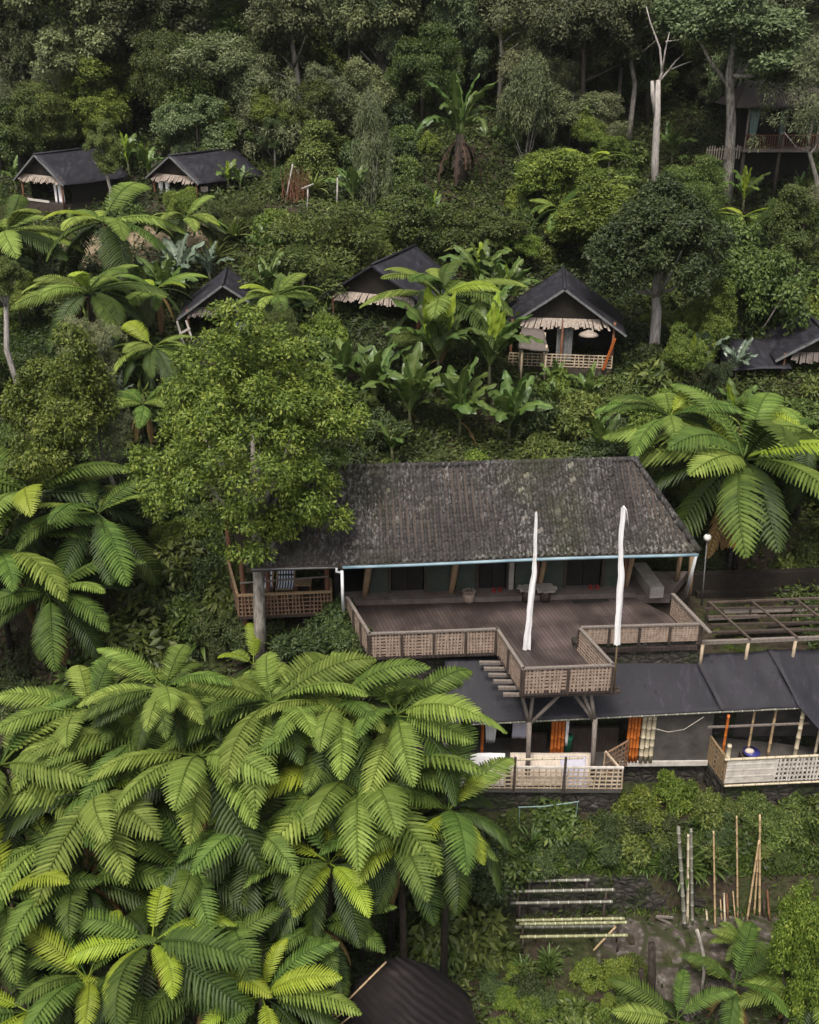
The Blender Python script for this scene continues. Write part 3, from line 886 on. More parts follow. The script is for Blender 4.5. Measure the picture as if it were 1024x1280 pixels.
for k, (u0, v0, u1, v1, m_) in enumerate(((885, 773, 948, 770, 'wood_grey'), (960, 781, 1030, 777, 'wood'), (895, 791, 1000, 787, 'wood'), (905, 765, 1030, 761, 'wood_grey'))):
    mb = MB(); mb.bar(PZ(u0, v0, -.48), PZ(u1, v1, -.48), .2, .05); o = build('bed_board', mb, m_)
    tag(o, ['short pale board nearest the terrace on the planting bed', 'dark board on the planting bed at the right picture edge', 'long dark board along the front row of the planting bed', 'long grey board along the rear row of the planting bed'][k], 'board', 'boards on the planting bed')
mb = MB()
for k, (v0, z0, z1) in enumerate(((741, -.7, -.42), (727, -.7, -.1), (719, -.5, .2))):
    a, b = PZ(872 - 3 * k, v0, -.4 + .3 * k), PZ(1110, v0 - 7, -.4 + .3 * k)
    mb.hexa([up(a, z0 - .3), up(b, z0 - .3), up(b + DY * .3, z0 - .3), up(a + DY * .3, z0 - .3)], [up(a, z1), up(b, z1), up(b + DY * .3, z1), up(a + DY * .3, z1)])
o = build('garden_wall', mb, 'mud'); tag(o, 'low stepped dark earth walls between the bed frame and the ferns', 'wall')

# ------------------------------------------------------------------ the lower house under black felt
LZ = -3.7
LE0, LE1 = PY(556, 906, 25.72), PY(1000, 884, 26.45)
LB0, LB1 = PY(556, 822, 27.45), PY(962, 814, 28.1)
low = thing('lower_house', up((LE0 + LE1) / 2 + Vector((0, .9, 0)), LZ), 'low bamboo house under a black felt roof below the plank terrace', 'house')
mid_e, mid_b = PY(906, 888.4, 26.3), PY(872, 820, 27.98)
mb = MB(); patch(mb, (LE0, mid_e, mid_b, LB0), 40, 14, .03, .014, 5, .04); rf = build('roof', mb, 'felt', low, True)
mb = MB(); patch(mb, (mid_e + Vector((-.12, -.01, .028)), LE1 + Vector((0, 0, .02)), LB1 + Vector((0, 0, .03)), mid_b + Vector((-.16, 0, .035))), 16, 14, .03, .02, 8, -.03); build('roof_sheet', mb, 'felt', rf, True)
mb = MB(); patch(mb, (LE1 + Vector((-.06, 0, .075)), PY(1075, 972, 25.2), PY(1110, 812, 28.4), LB1 + Vector((-.1, 0, .075))), 16, 14, .03, .014, 9, -.06); build('roof_sheet', mb, 'felt', rf, True)
mb = MB(); mb.culm(LE0 + Vector((0, .03, -.05)), LE1 + Vector((0, .03, -.05)), .04); build('eave_pole', mb, 'bamboo_grey', low, True)
FW0, FW1 = PZ(566, 954, LZ), PZ(884, 950.5, LZ)
FX = (FW1 - FW0).normalized(); FN = Vector((FX.y, -FX.x, 0)); FL = (FW1 - FW0).length
def fl(u):
    return (PZ(u, 954 + (950.5 - 954) * (u - 566) / 318, LZ) - FW0).dot(FX)
def fp(s, off, z):
    q = FW0 + FX * s + FN * off; return Vector((q.x, q.y, z))
def fbox(mb, s0, s1, f, b, z0, z1):
    return mb.hexa([fp(s0, f, z0), fp(s1, f, z0), fp(s1, b, z0), fp(s0, b, z0)], [fp(s0, f, z1), fp(s1, f, z1), fp(s1, b, z1), fp(s0, b, z1)])
# floor with the left terrace and the right balcony
tl0, tl1 = PZ(555, 985, LZ), PZ(777, 986, LZ); tb0, tb1 = PZ(905, 979, LZ), PZ(1075, 971, LZ)
mb = MB(); mb.slab([tl0, tl1, fp(fl(773), .05, 0), FW1 + FN * .05, tb0, tb1, PZ(1075, 940, LZ), fp(FL, -1.35, 0), fp(-.5, -1.35, 0)], LZ - .16, LZ); build('floor', mb, 'render', low)
mb = MB()
for a, b in ((tl0, tl1), (fp(fl(773), .0, 0), fp(FL, .0, 0)), (tb0, tb1)):
    a, b = a + FN * -.12, b + FN * -.12
    mb.hexa([up(a, -6.2), up(b, -6.2), up(b - FN * .2, -6.2), up(a - FN * .2, -6.2)], [up(a, LZ - .165), up(b, LZ - .165), up(b - FN * .2, LZ - .165), up(a - FN * .2, LZ - .165)])
a, b = fp(FL, -.12, 0), tb0 - FN * .13; mb.hexa([up(a, -6.2), up(b, -6.2), up(b + FX * .2, -6.2), up(a + FX * .2, -6.2)], [up(a, LZ - .17), up(b, LZ - .17), up(b + FX * .2, LZ - .17), up(a + FX * .2, LZ - .17)])
build('foundation', mb, 'stone', low)
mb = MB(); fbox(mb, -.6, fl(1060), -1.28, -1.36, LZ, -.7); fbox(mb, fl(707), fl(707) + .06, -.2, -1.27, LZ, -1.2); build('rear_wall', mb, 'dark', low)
mb = MB(); fbox(mb, fl(888), fl(1060), -1.22, -1.27, LZ, -2.62); build('rear_wall', mb, 'render', low, label='grey plastered rear wall behind the right balcony')
mb = MB(); fbox(mb, fl(888), fl(1060), -1.2, -1.26, -2.6, -1.1)
for i in range(14):
    s = fl(892) + i * .22; fbox(mb, s, s + .1, -1.17, -1.2, -2.59, -1.12)
build('rear_screen', mb, 'wood_red', low)
mb = MB(); fbox(mb, fl(815), fl(884), .03, -.03, LZ + .02, -1.52)
for k in range(7):
    s = fl(817) + k * .21; fbox(mb, s, s + .02, .036, .031, LZ + .03, -1.55)
build('wall', mb, 'render', low)
mb = MB(); pts = [PY(816, 910, 26.3), PY(835, 915, 26.3), PY(855, 912, 26.3), PY(880, 896, 26.33)]; mb.tube(pts, .012, 6); build('cable', mb, 'plaster_pale', low, True)
mb = MB(); fbox(mb, fl(773), FL, .08, .0, LZ - .15, LZ + .04); build('sill', mb, 'cane_white', low)
def bundle(u0, u1, n, mat, name, z1=-1.5, off=.05):
    o_ = None
    mb = MB()
    s0, s1 = fl(u0), fl(u1); r = (s1 - s0) / n / 2
    for i in range(n):
        s = s0 + r * (2 * i + 1); mb.culm(fp(s, off, LZ + .01), fp(s - .02, off, z1), r * .96)
    return build(name, mb, mat, low, True)
bundle(686, 703.5, 4, 'bamboo_orange', 'bamboo_screen'); bundle(780, 796, 4, 'bamboo_orange', 'bamboo_screen'); bundle(797, 815, 3, 'bamboo', 'bamboo_screen', -1.5)
bundle(600, 604, 1, 'bamboo_orange', 'post')
mb = MB(); hang(mb, fp(fl(603), .02, -1.52), fp(fl(621), .02, -1.52), 1.35, 4, .04, .6); build('curtain', mb, 'cloth', low, True)
mb = MB(); hang(mb, fp(fl(703.5), .0, -1.55), fp(fl(708.5), .0, -1.55), 1.5, 2, .03, .55); build('curtain', mb, 'cloth', low, True)
mb = MB(); hang(mb, fp(fl(638), .1, -1.6), fp(fl(661), .1, -1.6), 1.05, 2, .015, 1.0); o = build('towel', mb, 'lilac', None, True); tag(o, 'pale lilac towel hung under the black felt eave of the lower house', 'towel')
mb = MB(); fbox(mb, fl(707), fl(775), -.5, -.62, LZ, -2.75); fbox(mb, fl(640), fl(684), -.4, -.5, LZ, -2.9); build('counter', mb, 'wood', low)
# four pale round cups on a shelf
mb = MB(); fbox(mb, fl(708), fl(742), -.3, -.45, -1.92, -1.89); build('shelf', mb, 'wood', low)
for k, u in enumerate((714, 719.5, 727, 732)):
    c = fp(fl(u), -.3, -1.886); mb = MB(); mb.tube([c, c + Vector((0, 0, .05)), c + Vector((0, 0, .1))], [.03, .05, .055], 10); o = build('cup', mb, 'cloth', None, True)
    tag(o, ['small white cup, leftmost on the shelf in the dark lower room', 'small white cup, second from the left on the lower shelf', 'small white cup, third from the left on the lower shelf', 'small white cup, rightmost on the shelf in the dark lower room'][k], 'cup', 'white cups on the lower shelf')
c = fp(fl(707), .22, LZ + .003); c = PZ(709, 953, LZ); t = thing('bucket', c + Vector((0, .35, .0)), 'green plastic bucket standing by the white curtain in the lower house', 'bucket')
c = c + Vector((0, .35, 0)); mb = MB(); mb.tube([c + Vector((0, 0, .004)), c + Vector((0, 0, .75)), c + Vector((0, 0, .78))], [.15, .2, .21], 12); build('body', mb, 'green_plastic', t, True)
mb = MB(); mb.tube([c + Vector((.2 * math.cos(a), .02, .77 + .16 * math.sin(a))) for a in np.linspace(0, PI, 7)], .01, 6); build('handle', mb, 'metal', t, True)
# left terrace railing
ra, rb = PZ(560, 955.5, -2.86), PZ(774, 957, -2.86); ra, rb = up(tl0, 0), up(tl1, 0)
mb = MB(); lattice(mb, ra, rb, LZ, -2.92, 32, 5, .04, .028)
ry = build('railing', mb, 'cane', low)
mb = MB(); mb.bar(up(ra, -2.88), up(rb, -2.88), .07, .06); build('top_rail', mb, 'cane_white', ry)
for u in (642, 704):
    q = PZ(u, 985.5, LZ) + FN * .06; mb = MB(); mb.bar(up(q, LZ - .1), up(q, -2.45), .07); build('post', mb, 'wood', ry)
q0, q1 = PZ(625, 985, LZ) - FN * .02, PZ(726, 985, LZ) - FN * .02; mb = MB(); mb.culm(up(q0, -2.63), up(q1, -2.55), .035); build('hand_pole', mb, 'bamboo', ry, True)
mb = MB(); g0 = fp(fl(748), .85, 0); g1 = fp(fl(781), .2, 0); lattice(mb, g0, g1 , LZ, -2.75, 7, 5, .035, .025); mb.bar(up(g0, -2.72), up(g1, -2.72), .05, .05); build('side_gate', mb, 'cane_red', low)
mb = MB(); mb.bar(up(fp(fl(748), .75, 0), -2.7), up(rb - FX * .1, -2.93), .06, .06); mb.bar(up(fp(fl(748), .78, 0), LZ), up(fp(fl(748), .78, 0), -2.72), .06); build('slanting_rail', mb, 'cane', low)
# mats and sheets hung inside the railing
def drape(name, u0, u1, z_top, mat, label, cat, lean=.5, off=.0):
    a, b = PZ(u0, 985.4, LZ) - FN * (.1 + off), PZ(u1, 985.6, LZ) - FN * (.1 + off)
    mb = MB(); patch(mb, (up(a, LZ + .02), up(b, LZ + .02), up(b - FN * lean, z_top), up(a - FN * lean, z_top)), 16, 8, .012, .006, int(u0), .03)
    o = build(name, mb, mat, None, True); tag(o, label, cat, 'mats and sheets airing behind the lower railing'); return o
drape('straw_mat', 640, 742, -2.95, 'straw', 'wide pale straw mat leaning behind the lower bamboo railing', 'mat', .7)
drape('bed_sheet', 588, 632, -2.72, 'cloth', 'white bed sheet spread behind the left end of the lower railing', 'sheet', .4)
drape('bed_sheet', 703, 735, -3.02, 'lilac', 'greyish lilac sheet lying over the straw mat behind the railing', 'sheet', .66, -.045)
drape('bed_sheet', 556, 586, -2.85, 'lilac', 'bluish white sheet beside the fern at the far left of the railing', 'sheet', .4)
# right balcony
ba, bb, bc = PZ(884, 951, LZ), tb0, tb1
bm = bb.lerp(bc, .36)
mb = MB(); s_ = bb + FN * .0
L = (bm - bb).length; nrm = Vector(((bm - bb).normalized().y, -(bm - bb).normalized().x, 0))
for i in range(30):
    q = bb.lerp(bm, (i + .5) / 30); mb.bar(up(q, LZ), up(q, -2.82 + random.uniform(-.01, .01)), L / 30 * .97, .02, up=nrm)
for zz in (-3.45, -3.2, -2.98):
    mb.bar(up(bb, zz) + nrm * .016, up(bm, zz) + nrm * .016, .01, .05)
bp = build('balcony_panel', mb, 'cane_white', low)
mb = MB(); lattice(mb, bm, bc, LZ, -2.84, 22, 5, .055, .03); build('balcony_railing', mb, 'cane_white', low)
mb = MB(); mb.culm(up(bb, -2.78) - (bm - bb).normalized() * .1, up(bc, -2.78), .045); mb.culm(up(bb, LZ - .06) + nrm * .06, up(bc, LZ - .06) + nrm * .06, .035); build('balcony_rail', mb, 'bamboo', low, True)
mb = MB(); lattice(mb, ba, bb, LZ, -2.75, 12, 5, .04, .025); mb.bar(up(ba, -2.72), up(bb, -2.8), .05, .05); build('side_railing', mb, 'bamboo_tan', low)
def bpost(u, v, top_z, r, mat, yo=0.0):
    q = PZ(u, v, LZ); mb = MB(); mb.culm(q, up(q, top_z), r); build('balcony_post', mb, mat, low, True)
bpost(900, 963, -1.55, .045, 'bamboo_orange'); bpost(905, 976, -2.3, .07, 'bamboo'); bpost(933, 950, -1.4, .04, 'bamboo_tan'); bpost(959, 949, -1.4, .045, 'bamboo_tan'); bpost(992, 953, -1.5, .07, 'bamboo'); bpost(1016, 956, -1.6, .045, 'bamboo')
mb = MB(); mb.bar(PY(885, 909, 26.25), PY(1012, 904, 26.6), .05, .06); build('cross_rail', mb, 'wood_grey', low)
c = PZ(937, 954, LZ); t = thing('laundry_bowl', c, 'blue plastic bowl with a pale cloth on the right balcony', 'bowl')
mb = MB(); mb.tube([c + Vector((0, 0, .3)), c + Vector((0, 0, .42)), c + Vector((0, 0, .47))], [.17, .25, .27], 16); build('body', mb, 'blue_bowl', t, True)
mb = MB(); mb.ball(c + Vector((-.07, 0, .48)), .13, 10, 6, (1.2, .9, .7)); build('cloth', mb, 'straw', t, True)
mb = MB(); mb.box(c + Vector((-.3, -.25, .0)), c + Vector((.3, .25, .295))); o = build('low_table', mb, 'wood'); tag(o, 'low dark wooden block table under the blue bowl', 'table')

# fallen leaves on the felt roof
lr = np.random.default_rng(4); n = 70; s_ = lr.random(n); t_ = lr.random(n) ** .7
P_ = np.array([tuple(LE0.lerp(LE1, a).lerp(LB0.lerp(LB1, a), b)) for a, b in zip(s_, t_)]); P_[:, 2] += .045
V = []; Qf = []
for i, q in enumerate(P_):
    a = lr.random() * 6.28; w_ = lr.uniform(.02, .05); d1 = np.array([math.cos(a), math.sin(a) * .85, math.sin(a) * .5]) * w_; d2 = np.array([-math.sin(a), math.cos(a) * .85, math.cos(a) * .5]) * w_ * .45
    o_ = len(V); V += [q - d1, q + d2 + [0, 0, .012], q + d1, q - d2 + [0, 0, .012]]; Qf.append((o_, o_ + 1, o_ + 2, o_ + 3))
me = np_mesh('fallen_leaves', np.array(V), np.array(Qf), np.repeat(lr.random(n), 4), M['fern_rust']); o = link('fallen_leaves', me); tag(o, 'scattered dry leaves lying on the black felt roof', 'fallen leaves', kind='stuff')

# ------------------------------------------------------------------ tent huts
def hut(front, yaw, w, h, rise, L, label, deck=.5, fringe='thatch', fr_h=.45, curtains=(), rail=None, posts=2, over=.35, sides='wood', fringe_w=1.0):
    """front: ground centre of the gable front (z = floor level); yaw turns the ridge"""
    t = thing('tent_hut', front, label, 'hut', 'dark tent huts on the slope')
    R = Matrix.Rotation(yaw, 3, 'Z')
    def P(x, y, z): return front + R @ Vector((x, y, z))
    mb = MB()
    for s in (-1, 1):                        # two roof sheets; corner order keeps the upper side up
        q = [P(s * w, -over, h), P(0, -over, h + rise), P(0, L, h + rise * 1.02), P(s * w, L, h)]
        if s > 0:
            q = [q[1], q[0], q[3], q[2]]
        patch(mb, q, 10, 10, .06, .012, int(abs(front.x) * 7 + s + 3), .05)
    rf = build('roof', mb, 'felt', t, True)
    mb = MB(); mb.tube([P(0, -over - .02, h + rise + .01), P(0, L, h + rise * 1.02 + .01)], .06, 8); build('ridge_roll', mb, 'felt', rf, True)
    mb = MB()
    for s in (-1, 1):
        mb.bar(P(s * w, -over + .02, h - .05), P(s * .02, -over + .02, h + rise - .06), .05, .09)
    build('barge_board', mb, 'metal' if sides == 'wood' else sides, rf)
    k = fr_h / rise; wg = w * (1 - k) - .02
    mb = MB(); g = [P(-wg, .02, h + fr_h), P(wg, .02, h + fr_h), P(0, .02, h + rise - .1)]; g2 = [q + R @ Vector((0, .05, 0)) for q in g]
    mb.add(g + g2, [(0, 1, 2), (5, 4, 3), (0, 3, 4, 1), (1, 4, 5, 2), (2, 5, 3, 0)]); build('gable', mb, 'mud', t)
    mb = MB(); ra_ = random.Random(int(front.x * 10)); x = -wg * fringe_w
    while x < wg * fringe_w:                 # palm-leaf fringe, blade by blade
        bw = ra_.uniform(.07, .13); ln = ra_.uniform(.24, .42); lx = x * .12 + ra_.uniform(-.04, .04)
        a, b = P(x, -.02, h + fr_h + .03), P(x + bw, -.02, h + fr_h + .03)
        c, d = P(x + bw + lx, -.30 - ra_.random() * .06, h + fr_h - ln), P(x + lx, -.30 - ra_.random() * .06, h + fr_h - ln)
        mb.plate([d, c, b, a], .012); x += bw * ra_.choice((.95, 1.0, 1.0, 1.25))
    build('fringe', mb, fringe, t)
    wi = w * .82
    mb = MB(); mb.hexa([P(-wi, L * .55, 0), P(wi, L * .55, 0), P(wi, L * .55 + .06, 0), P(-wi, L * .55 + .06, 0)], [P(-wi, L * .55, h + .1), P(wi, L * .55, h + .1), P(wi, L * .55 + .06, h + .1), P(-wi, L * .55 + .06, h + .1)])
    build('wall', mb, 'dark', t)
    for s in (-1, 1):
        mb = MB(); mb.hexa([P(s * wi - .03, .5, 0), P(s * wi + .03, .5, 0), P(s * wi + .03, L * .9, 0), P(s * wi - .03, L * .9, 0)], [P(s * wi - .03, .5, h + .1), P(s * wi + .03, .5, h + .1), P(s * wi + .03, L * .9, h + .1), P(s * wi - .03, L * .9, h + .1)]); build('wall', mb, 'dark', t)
    mb = MB(); mb.hexa([P(-wi, -.2, -deck), P(wi, -.2, -deck), P(wi, L, -deck), P(-wi, L, -deck)], [P(-wi, -.2, 0), P(wi, -.2, 0), P(wi, L, 0), P(-wi, L, 0)]); build('floor', mb, 'wood', t)
    for i in range(posts):
        x = -wi + .05 + (2 * wi - .1) * i / (posts - 1); mb = MB(); mb.tube([P(x, -.12, -deck), P(x + .03, -.1, h + fr_h * .9)], [.07, .06], 8); build('post', mb, 'wood_red', t, True)
    for (x0, x1, g_, m_) in curtains:
        mb = MB(); hang(mb, P(x0 * wi, .05, h + fr_h - .1), P(x1 * wi, .05, h + fr_h - .1), h + fr_h - .15, 4, .04, 1, 10, (lambda tt, g_=g_: 1 - (1 - g_) * math.sin(min(1, tt * 1.25) * PI / 2))); build('curtain', mb, m_, t, True)
    if rail == 'lattice':
        mb = MB(); lattice(mb, P(-wi, -.22, 0), P(wi, -.22, 0), front.z - .05, front.z + .5, 22, 4, .045, .025); build('railing', mb, 'cane', t)
    elif rail == 'plank':
        mb = MB(); mb.bar(P(-wi, -.22, .12), P(wi * .35, -.22, .1), .05, .12); build('railing', mb, 'cane_white', t)
    return t, P
def pfloor(u, v, Y):
    return PY(u, v, Y)
h1, P1 = hut(PY(57, 253, 61), math.radians(-33), 2.15, 1.15, 1.5, 4.6, 'dark tent hut with pale fringe and one white curtain at the upper left edge', fringe='thatch', fr_h=.32, curtains=((.45, .62, .5, 'cloth'), (.66, .95, .9, 'cloth')), rail='plank', fringe_w=.95)
h2, P2 = hut(PY(222, 250, 61), math.radians(-37), 2.25, 1.1, 1.35, 4.8, 'dark tent hut with white curtains tied apart, beside the bright banana plants', fringe='thatch', fr_h=.25, curtains=((-.9, -.62, .6, 'cloth'), (-.6, -.3, .5, 'cloth')), fringe_w=.9)
mb = MB(); q = P2(1.9, .4, .55); mb.box(q + Vector((-.2, -.02, 0)), q + Vector((.2, .02, .3))); build('sign_board', mb, 'straw', h2)
h3, P3 = hut(PY(284, 424, 46.3), math.radians(6), 2.15, 1.1, 1.5, 3.2, 'dark hut with a ragged brown thatch fringe, half hidden by the big leafy tree', fringe='thatch_dark', fr_h=.4, posts=3, fringe_w=.95, curtains=((.2, .75, .9, 'lilac'),))
mb = MB()
for a, b in (((-1.95, -.3, -.1), (-2.15, -.35, 1.0)), ((-1.5, -.3, -.1), (-1.75, -.3, 1.0)), ((-2.1, -.33, .4), (-1.6, -.33, .65))):
    mb.bar(P3(*a), P3(*b), .08)
build('bracket', mb, 'cane_white', h3)
h4, P4 = hut(PY(470, 412, 47.4), math.radians(-24), 2.75, 1.35, 1.75, 4.6, 'dark peaked hut rising behind the tree fern in the middle of the slope', fringe='thatch', fr_h=.3, fringe_w=.85, sides='felt')
h5, P5 = hut(PY(700, 455, 44.4), math.radians(-7), 2.78, 1.5, 1.95, 4.0, 'dark peaked hut with bamboo railing and straw hat lamp beside the round crowned tree', fringe='thatch', fr_h=.55, fringe_w=.9, rail='lattice', posts=3, curtains=((-.1, .22, .95, 'metal'),), deck=.8)
c = P5(1.15, -.35, 1.45); mb = MB(); mb.tube([c, c + Vector((0, 0, .08)), c + Vector((0, 0, .24))], [.45, .36, .03], 14); build('lamp_shade', mb, 'thatch', h5, True)
mb = MB(); mb.bar(P5(1.9, -.3, -.1), P5(2.3, -.35, 1.35), .12); build('brace', mb, 'bamboo_orange', h5)
h6, P6 = hut(PY(1020, 482, 43.9), math.radians(-6), 2.0, 1.2, 1.25, 4.0, 'dark low hut roof at the right edge beyond the tree ferns', fringe='thatch_dark', fr_h=.3, fringe_w=.8)
mb = MB(); patch(mb, (P6(-4.3, -.5, .75), P6(-1.3, -.5, .95), P6(-1.3, 2.2, 1.55), P6(-4.1, 2.0, 1.4)), 10, 8, .05, .02, 61, .06); build('side_roof', mb, 'felt', h6, True)
for x in (-4.1, -2.8):
    mb = MB(); mb.tube([P6(x, -.3, -.8), P6(x, -.3, .75)], .05, 7); build('post', mb, 'wood', h6, True)
# small thatched porch roof left of hut 5
c = PY(668, 425, 43.6); t = thing('porch_roof', up(c, T(c.x, c.y)), 'small sloping brown thatch roof on posts left of the bamboo railing hut', 'shelter')
mb = MB(); q = [c + Vector((-.75, -.5, -.2)), c + Vector((.6, -.5, -.35)), c + Vector((.45, .5, .35)), c + Vector((-.5, .5, .45))]; patch(mb, q, 10, 6, .09, .02, 4); build('roof', mb, 'thatch_dark', t, True)
for dx in (-.55, .5):
    for dy in (-.35, .4):
        mb = MB(); g = c + Vector((dx, dy, 0)); mb.tube([up(g, T(g.x, g.y) - .2), g + Vector((0, 0, -.12 if dy < 0 else .22))], .05, 7); build('post', mb, 'cane', t, True)

# ------------------------------------------------------------------ balcony house at the upper right
c = PY(962, 185, 64); bh = thing('balcony_house', up(c, T(c.x, c.y)), 'two storey house with ribbed brown roof and balcony behind the leaning trunk at upper right', 'house')
sc_ = depth(c) / F
def bp_(dx, dy, dz): return c + Vector((dx, dy, dz))
mb = MB(); a, b, d_, e_ = bp_(-2.5, -.9, 2.3), bp_(3.4, -.9, 2.3), bp_(2.4, 1.6, 3.6), bp_(-1.3, 1.6, 3.6)
nrib = 40
for i in range(nrib):
    s0, s1 = i / nrib, (i + .55) / nrib
    q = [a.lerp(b, s0), a.lerp(b, s1), e_.lerp(d_, s1), e_.lerp(d_, s0)]; mb.plate([Vector(x) + Vector((0, 0, .05)) for x in q], .05)
mb.plate([a, b, d_, e_], .06); mb.plate([bp_(-2.5, 4, 2.3), a, e_, e_ + Vector((0, .01, 0))], .06); mb.plate([b, bp_(3.4, 4, 2.3), d_ + Vector((0, .01, 0)), d_], .06)
build('roof', mb, 'thatch_dark', bh)
mb = MB(); mb.box(bp_(-1.7, .9, 0), bp_(3, 1.0, 2.5)); build('wall', mb, 'dark', bh)
mb = MB(); mb.box(bp_(-1.7, 1.01, -2.5), bp_(3, 3, 2.2)); build('wall', mb, 'dark', bh)
mb = MB(); mb.box(bp_(-1.75, -.6, -.18), bp_(3, .9, 0)); build('balcony_floor', mb, 'wood_grey', bh)
mb = MB()
for x in np.arange(-1.6, 3, .14):
    mb.bar(bp_(x, -.55, 0), bp_(x, -.55, .72), .04)
mb.bar(bp_(-1.7, -.55, .75), bp_(3, -.55, .75), .07); build('balcony_railing', mb, 'wood_red', bh)
for x in (-1.62, .55, 2.7):
    mb = MB(); mb.bar(bp_(x, -.5, 0), bp_(x, -.5, 2.35), .11); build('post', mb, 'wood_grey', bh)
for x in (-1.6, .5, 2.6):
    mb = MB(); mb.tube([up(bp_(x, -.4, 0), T(c.x + x, c.y - .4) - .3), bp_(x, -.4, -.18)], .1, 8); build('stilt', mb, 'bark', bh, True)
mb = MB(); hang(mb, bp_(-1.5, -.3, 2.2), bp_(-.9, -.3, 2.2), 2.1, 4, .04, .45); build('curtain', mb, 'teal_cloth', bh, True)
mb = MB(); hang(mb, bp_(.3, -.3, 2.2), bp_(.75, -.3, 2.2), 2.1, 3, .04, .6); build('curtain', mb, 'teal_cloth', bh, True)
# low picket fence left of it
mb = MB(); p0 = PY(884, 188, 63); p1 = PY(925, 186, 63)
for i in range(14):
    q = p0.lerp(p1, i / 13); mb.bar(q - Vector((0, 0, .55)), q + Vector((0, 0, random.uniform(.1, .25))), .06, .03)
mb.bar(p0 + Vector((0, .04, 0)), p1 + Vector((0, .04, 0)), .04, .05); o = build('picket_fence', mb, 'wood_grey'); tag(o, 'short weathered picket fence left of the balcony house', 'fence')

# ------------------------------------------------------------------ dark tent roof at the lower edge
q0 = PY(497, 1197, 18.6); t = thing('tent_roof', up(q0 + Vector((.2, -2.5, 0)), -7.5), 'dark arched tent roof with bare bamboo battens at the bottom edge', 'tent')
ax = Vector((.16, -1, 0)).normalized(); sx_ = Vector((1, .16, 0)).normalized()
mb = MB(); n, mL = 16, 12; vs, fs = [], []
for k in (0, 1):
    for j in range(mL + 1):
        for i in range(n + 1):
            a = -1 + 2 * i / n; x = a * 1.9; z = -(abs(a) ** 1.7) * 1.75 + .015 * math.sin(j * 2.1 + i)
            p = q0 + ax * (5.2 * j / mL) + sx_ * x; vs.append((p.x, p.y, q0.z + z - k * .04 - .03 * math.sin(i * 1.5 + j)))
NN = (n + 1) * (mL + 1)
for j in range(mL):
    for i in range(n):
        q = j * (n + 1) + i; fs.append((q, q + n + 1, q + n + 2, q + 1)); fs.append((NN + q, NN + q + 1, NN + q + n + 2, NN + q + n + 1))
for i in range(n):
    fs.append((i, i + 1, NN + i + 1, NN + i)); e = mL * (n + 1) + i; fs.append((e, NN + e, NN + e + 1, e + 1))
mb.add(vs, fs); build('roof', mb, 'tarp', t, True)
mb = MB()
for j in range(11):
    b_ = q0 + ax * (.6 + .27 * j); i0 = b_ - sx_ * 1.25 + Vector((0, 0, -.75)); i1 = b_ - sx_ * 2.35 + Vector((0, 0, -1.75)); mb.culm(i0, i1, .018)
build('batten', mb, 'bamboo_tan', t, True)
mb = MB(); mb.culm(q0 + ax * .5 - sx_ * 1.72 + Vector((0, 0, -1.1)), q0 + ax * 3.8 - sx_ * 1.72 + Vector((0, 0, -1.1)), .032); mb.culm(q0 + ax * .1 + Vector((0, 0, .02)) - sx_ * .3, q0 - sx_ * 1.95 + ax * .55 + Vector((0, 0, -1.35)), .025); build('purlin', mb, 'bamboo_tan', t, True)
for s in (-1.6, 1.6):
    for a in (.4, 4.8):
        g = q0 + ax * a + sx_ * s; mb = MB(); mb.tube([up(g, T(g.x, g.y) - .2), up(g, q0.z - 1.35)], .06, 8); build('post', mb, 'wood', t, True)

# ------------------------------------------------------------------ the yard: stone wall, paving, bamboo poles and racks
mb = MB(); nseg = 40; a, b = Vector((1.5, 23.28, 0)), Vector((14, 23.75, 0)); vs = []
for i in range(nseg + 1):
    for z in (-7.3, -6.6, -6.0, -5.55):
        p = a.lerp(b, i / nseg); vs.append((p.x, p.y + .06 * math.sin(i * 1.3 + z * 3) + (z + 7.3) * .06 - .12, z + .05 * math.sin(i * 2.2)))
for i in range(nseg + 1):
    p = a.lerp(b, i / nseg); vs.append((p.x, p.y + .5, -5.55))
fs = [(i * 4 + k, (i + 1) * 4 + k, (i + 1) * 4 + k + 1, i * 4 + k + 1) for i in range(nseg) for k in range(3)]
o4 = (nseg + 1) * 4; fs += [(i * 4 + 3, (i + 1) * 4 + 3, o4 + i + 1, o4 + i) for i in range(nseg)]
mb.add(vs, fs); o = build('terrace_wall', mb, 'stone'); tag(o, 'rough dark stone wall behind the leaning bamboo poles', 'wall')
xs = np.linspace(5.5, 11.5, 40); ys = np.linspace(19.5, 23.2, 24); XX, YY = np.meshgrid(xs, ys)
ZZ = terrain(XX, YY) + .05 + .05 * np.sin(XX * 3.1 + YY) * np.cos(YY * 4.2) + .03 * np.sin(XX * 7.3)
id_ = np.arange(40 * 24).reshape(24, 40); Qp = np.stack([id_[:-1, :-1], id_[:-1, 1:], id_[1:, 1:], id_[1:, :-1]], -1).reshape(-1, 4)
structure(link('stone_path', np_mesh('stone_path', np.stack([XX, YY, ZZ], -1).reshape(-1, 3), Qp, np.full(960, .5), M['paving'], True)), 'wet broken stone paving of the yard')

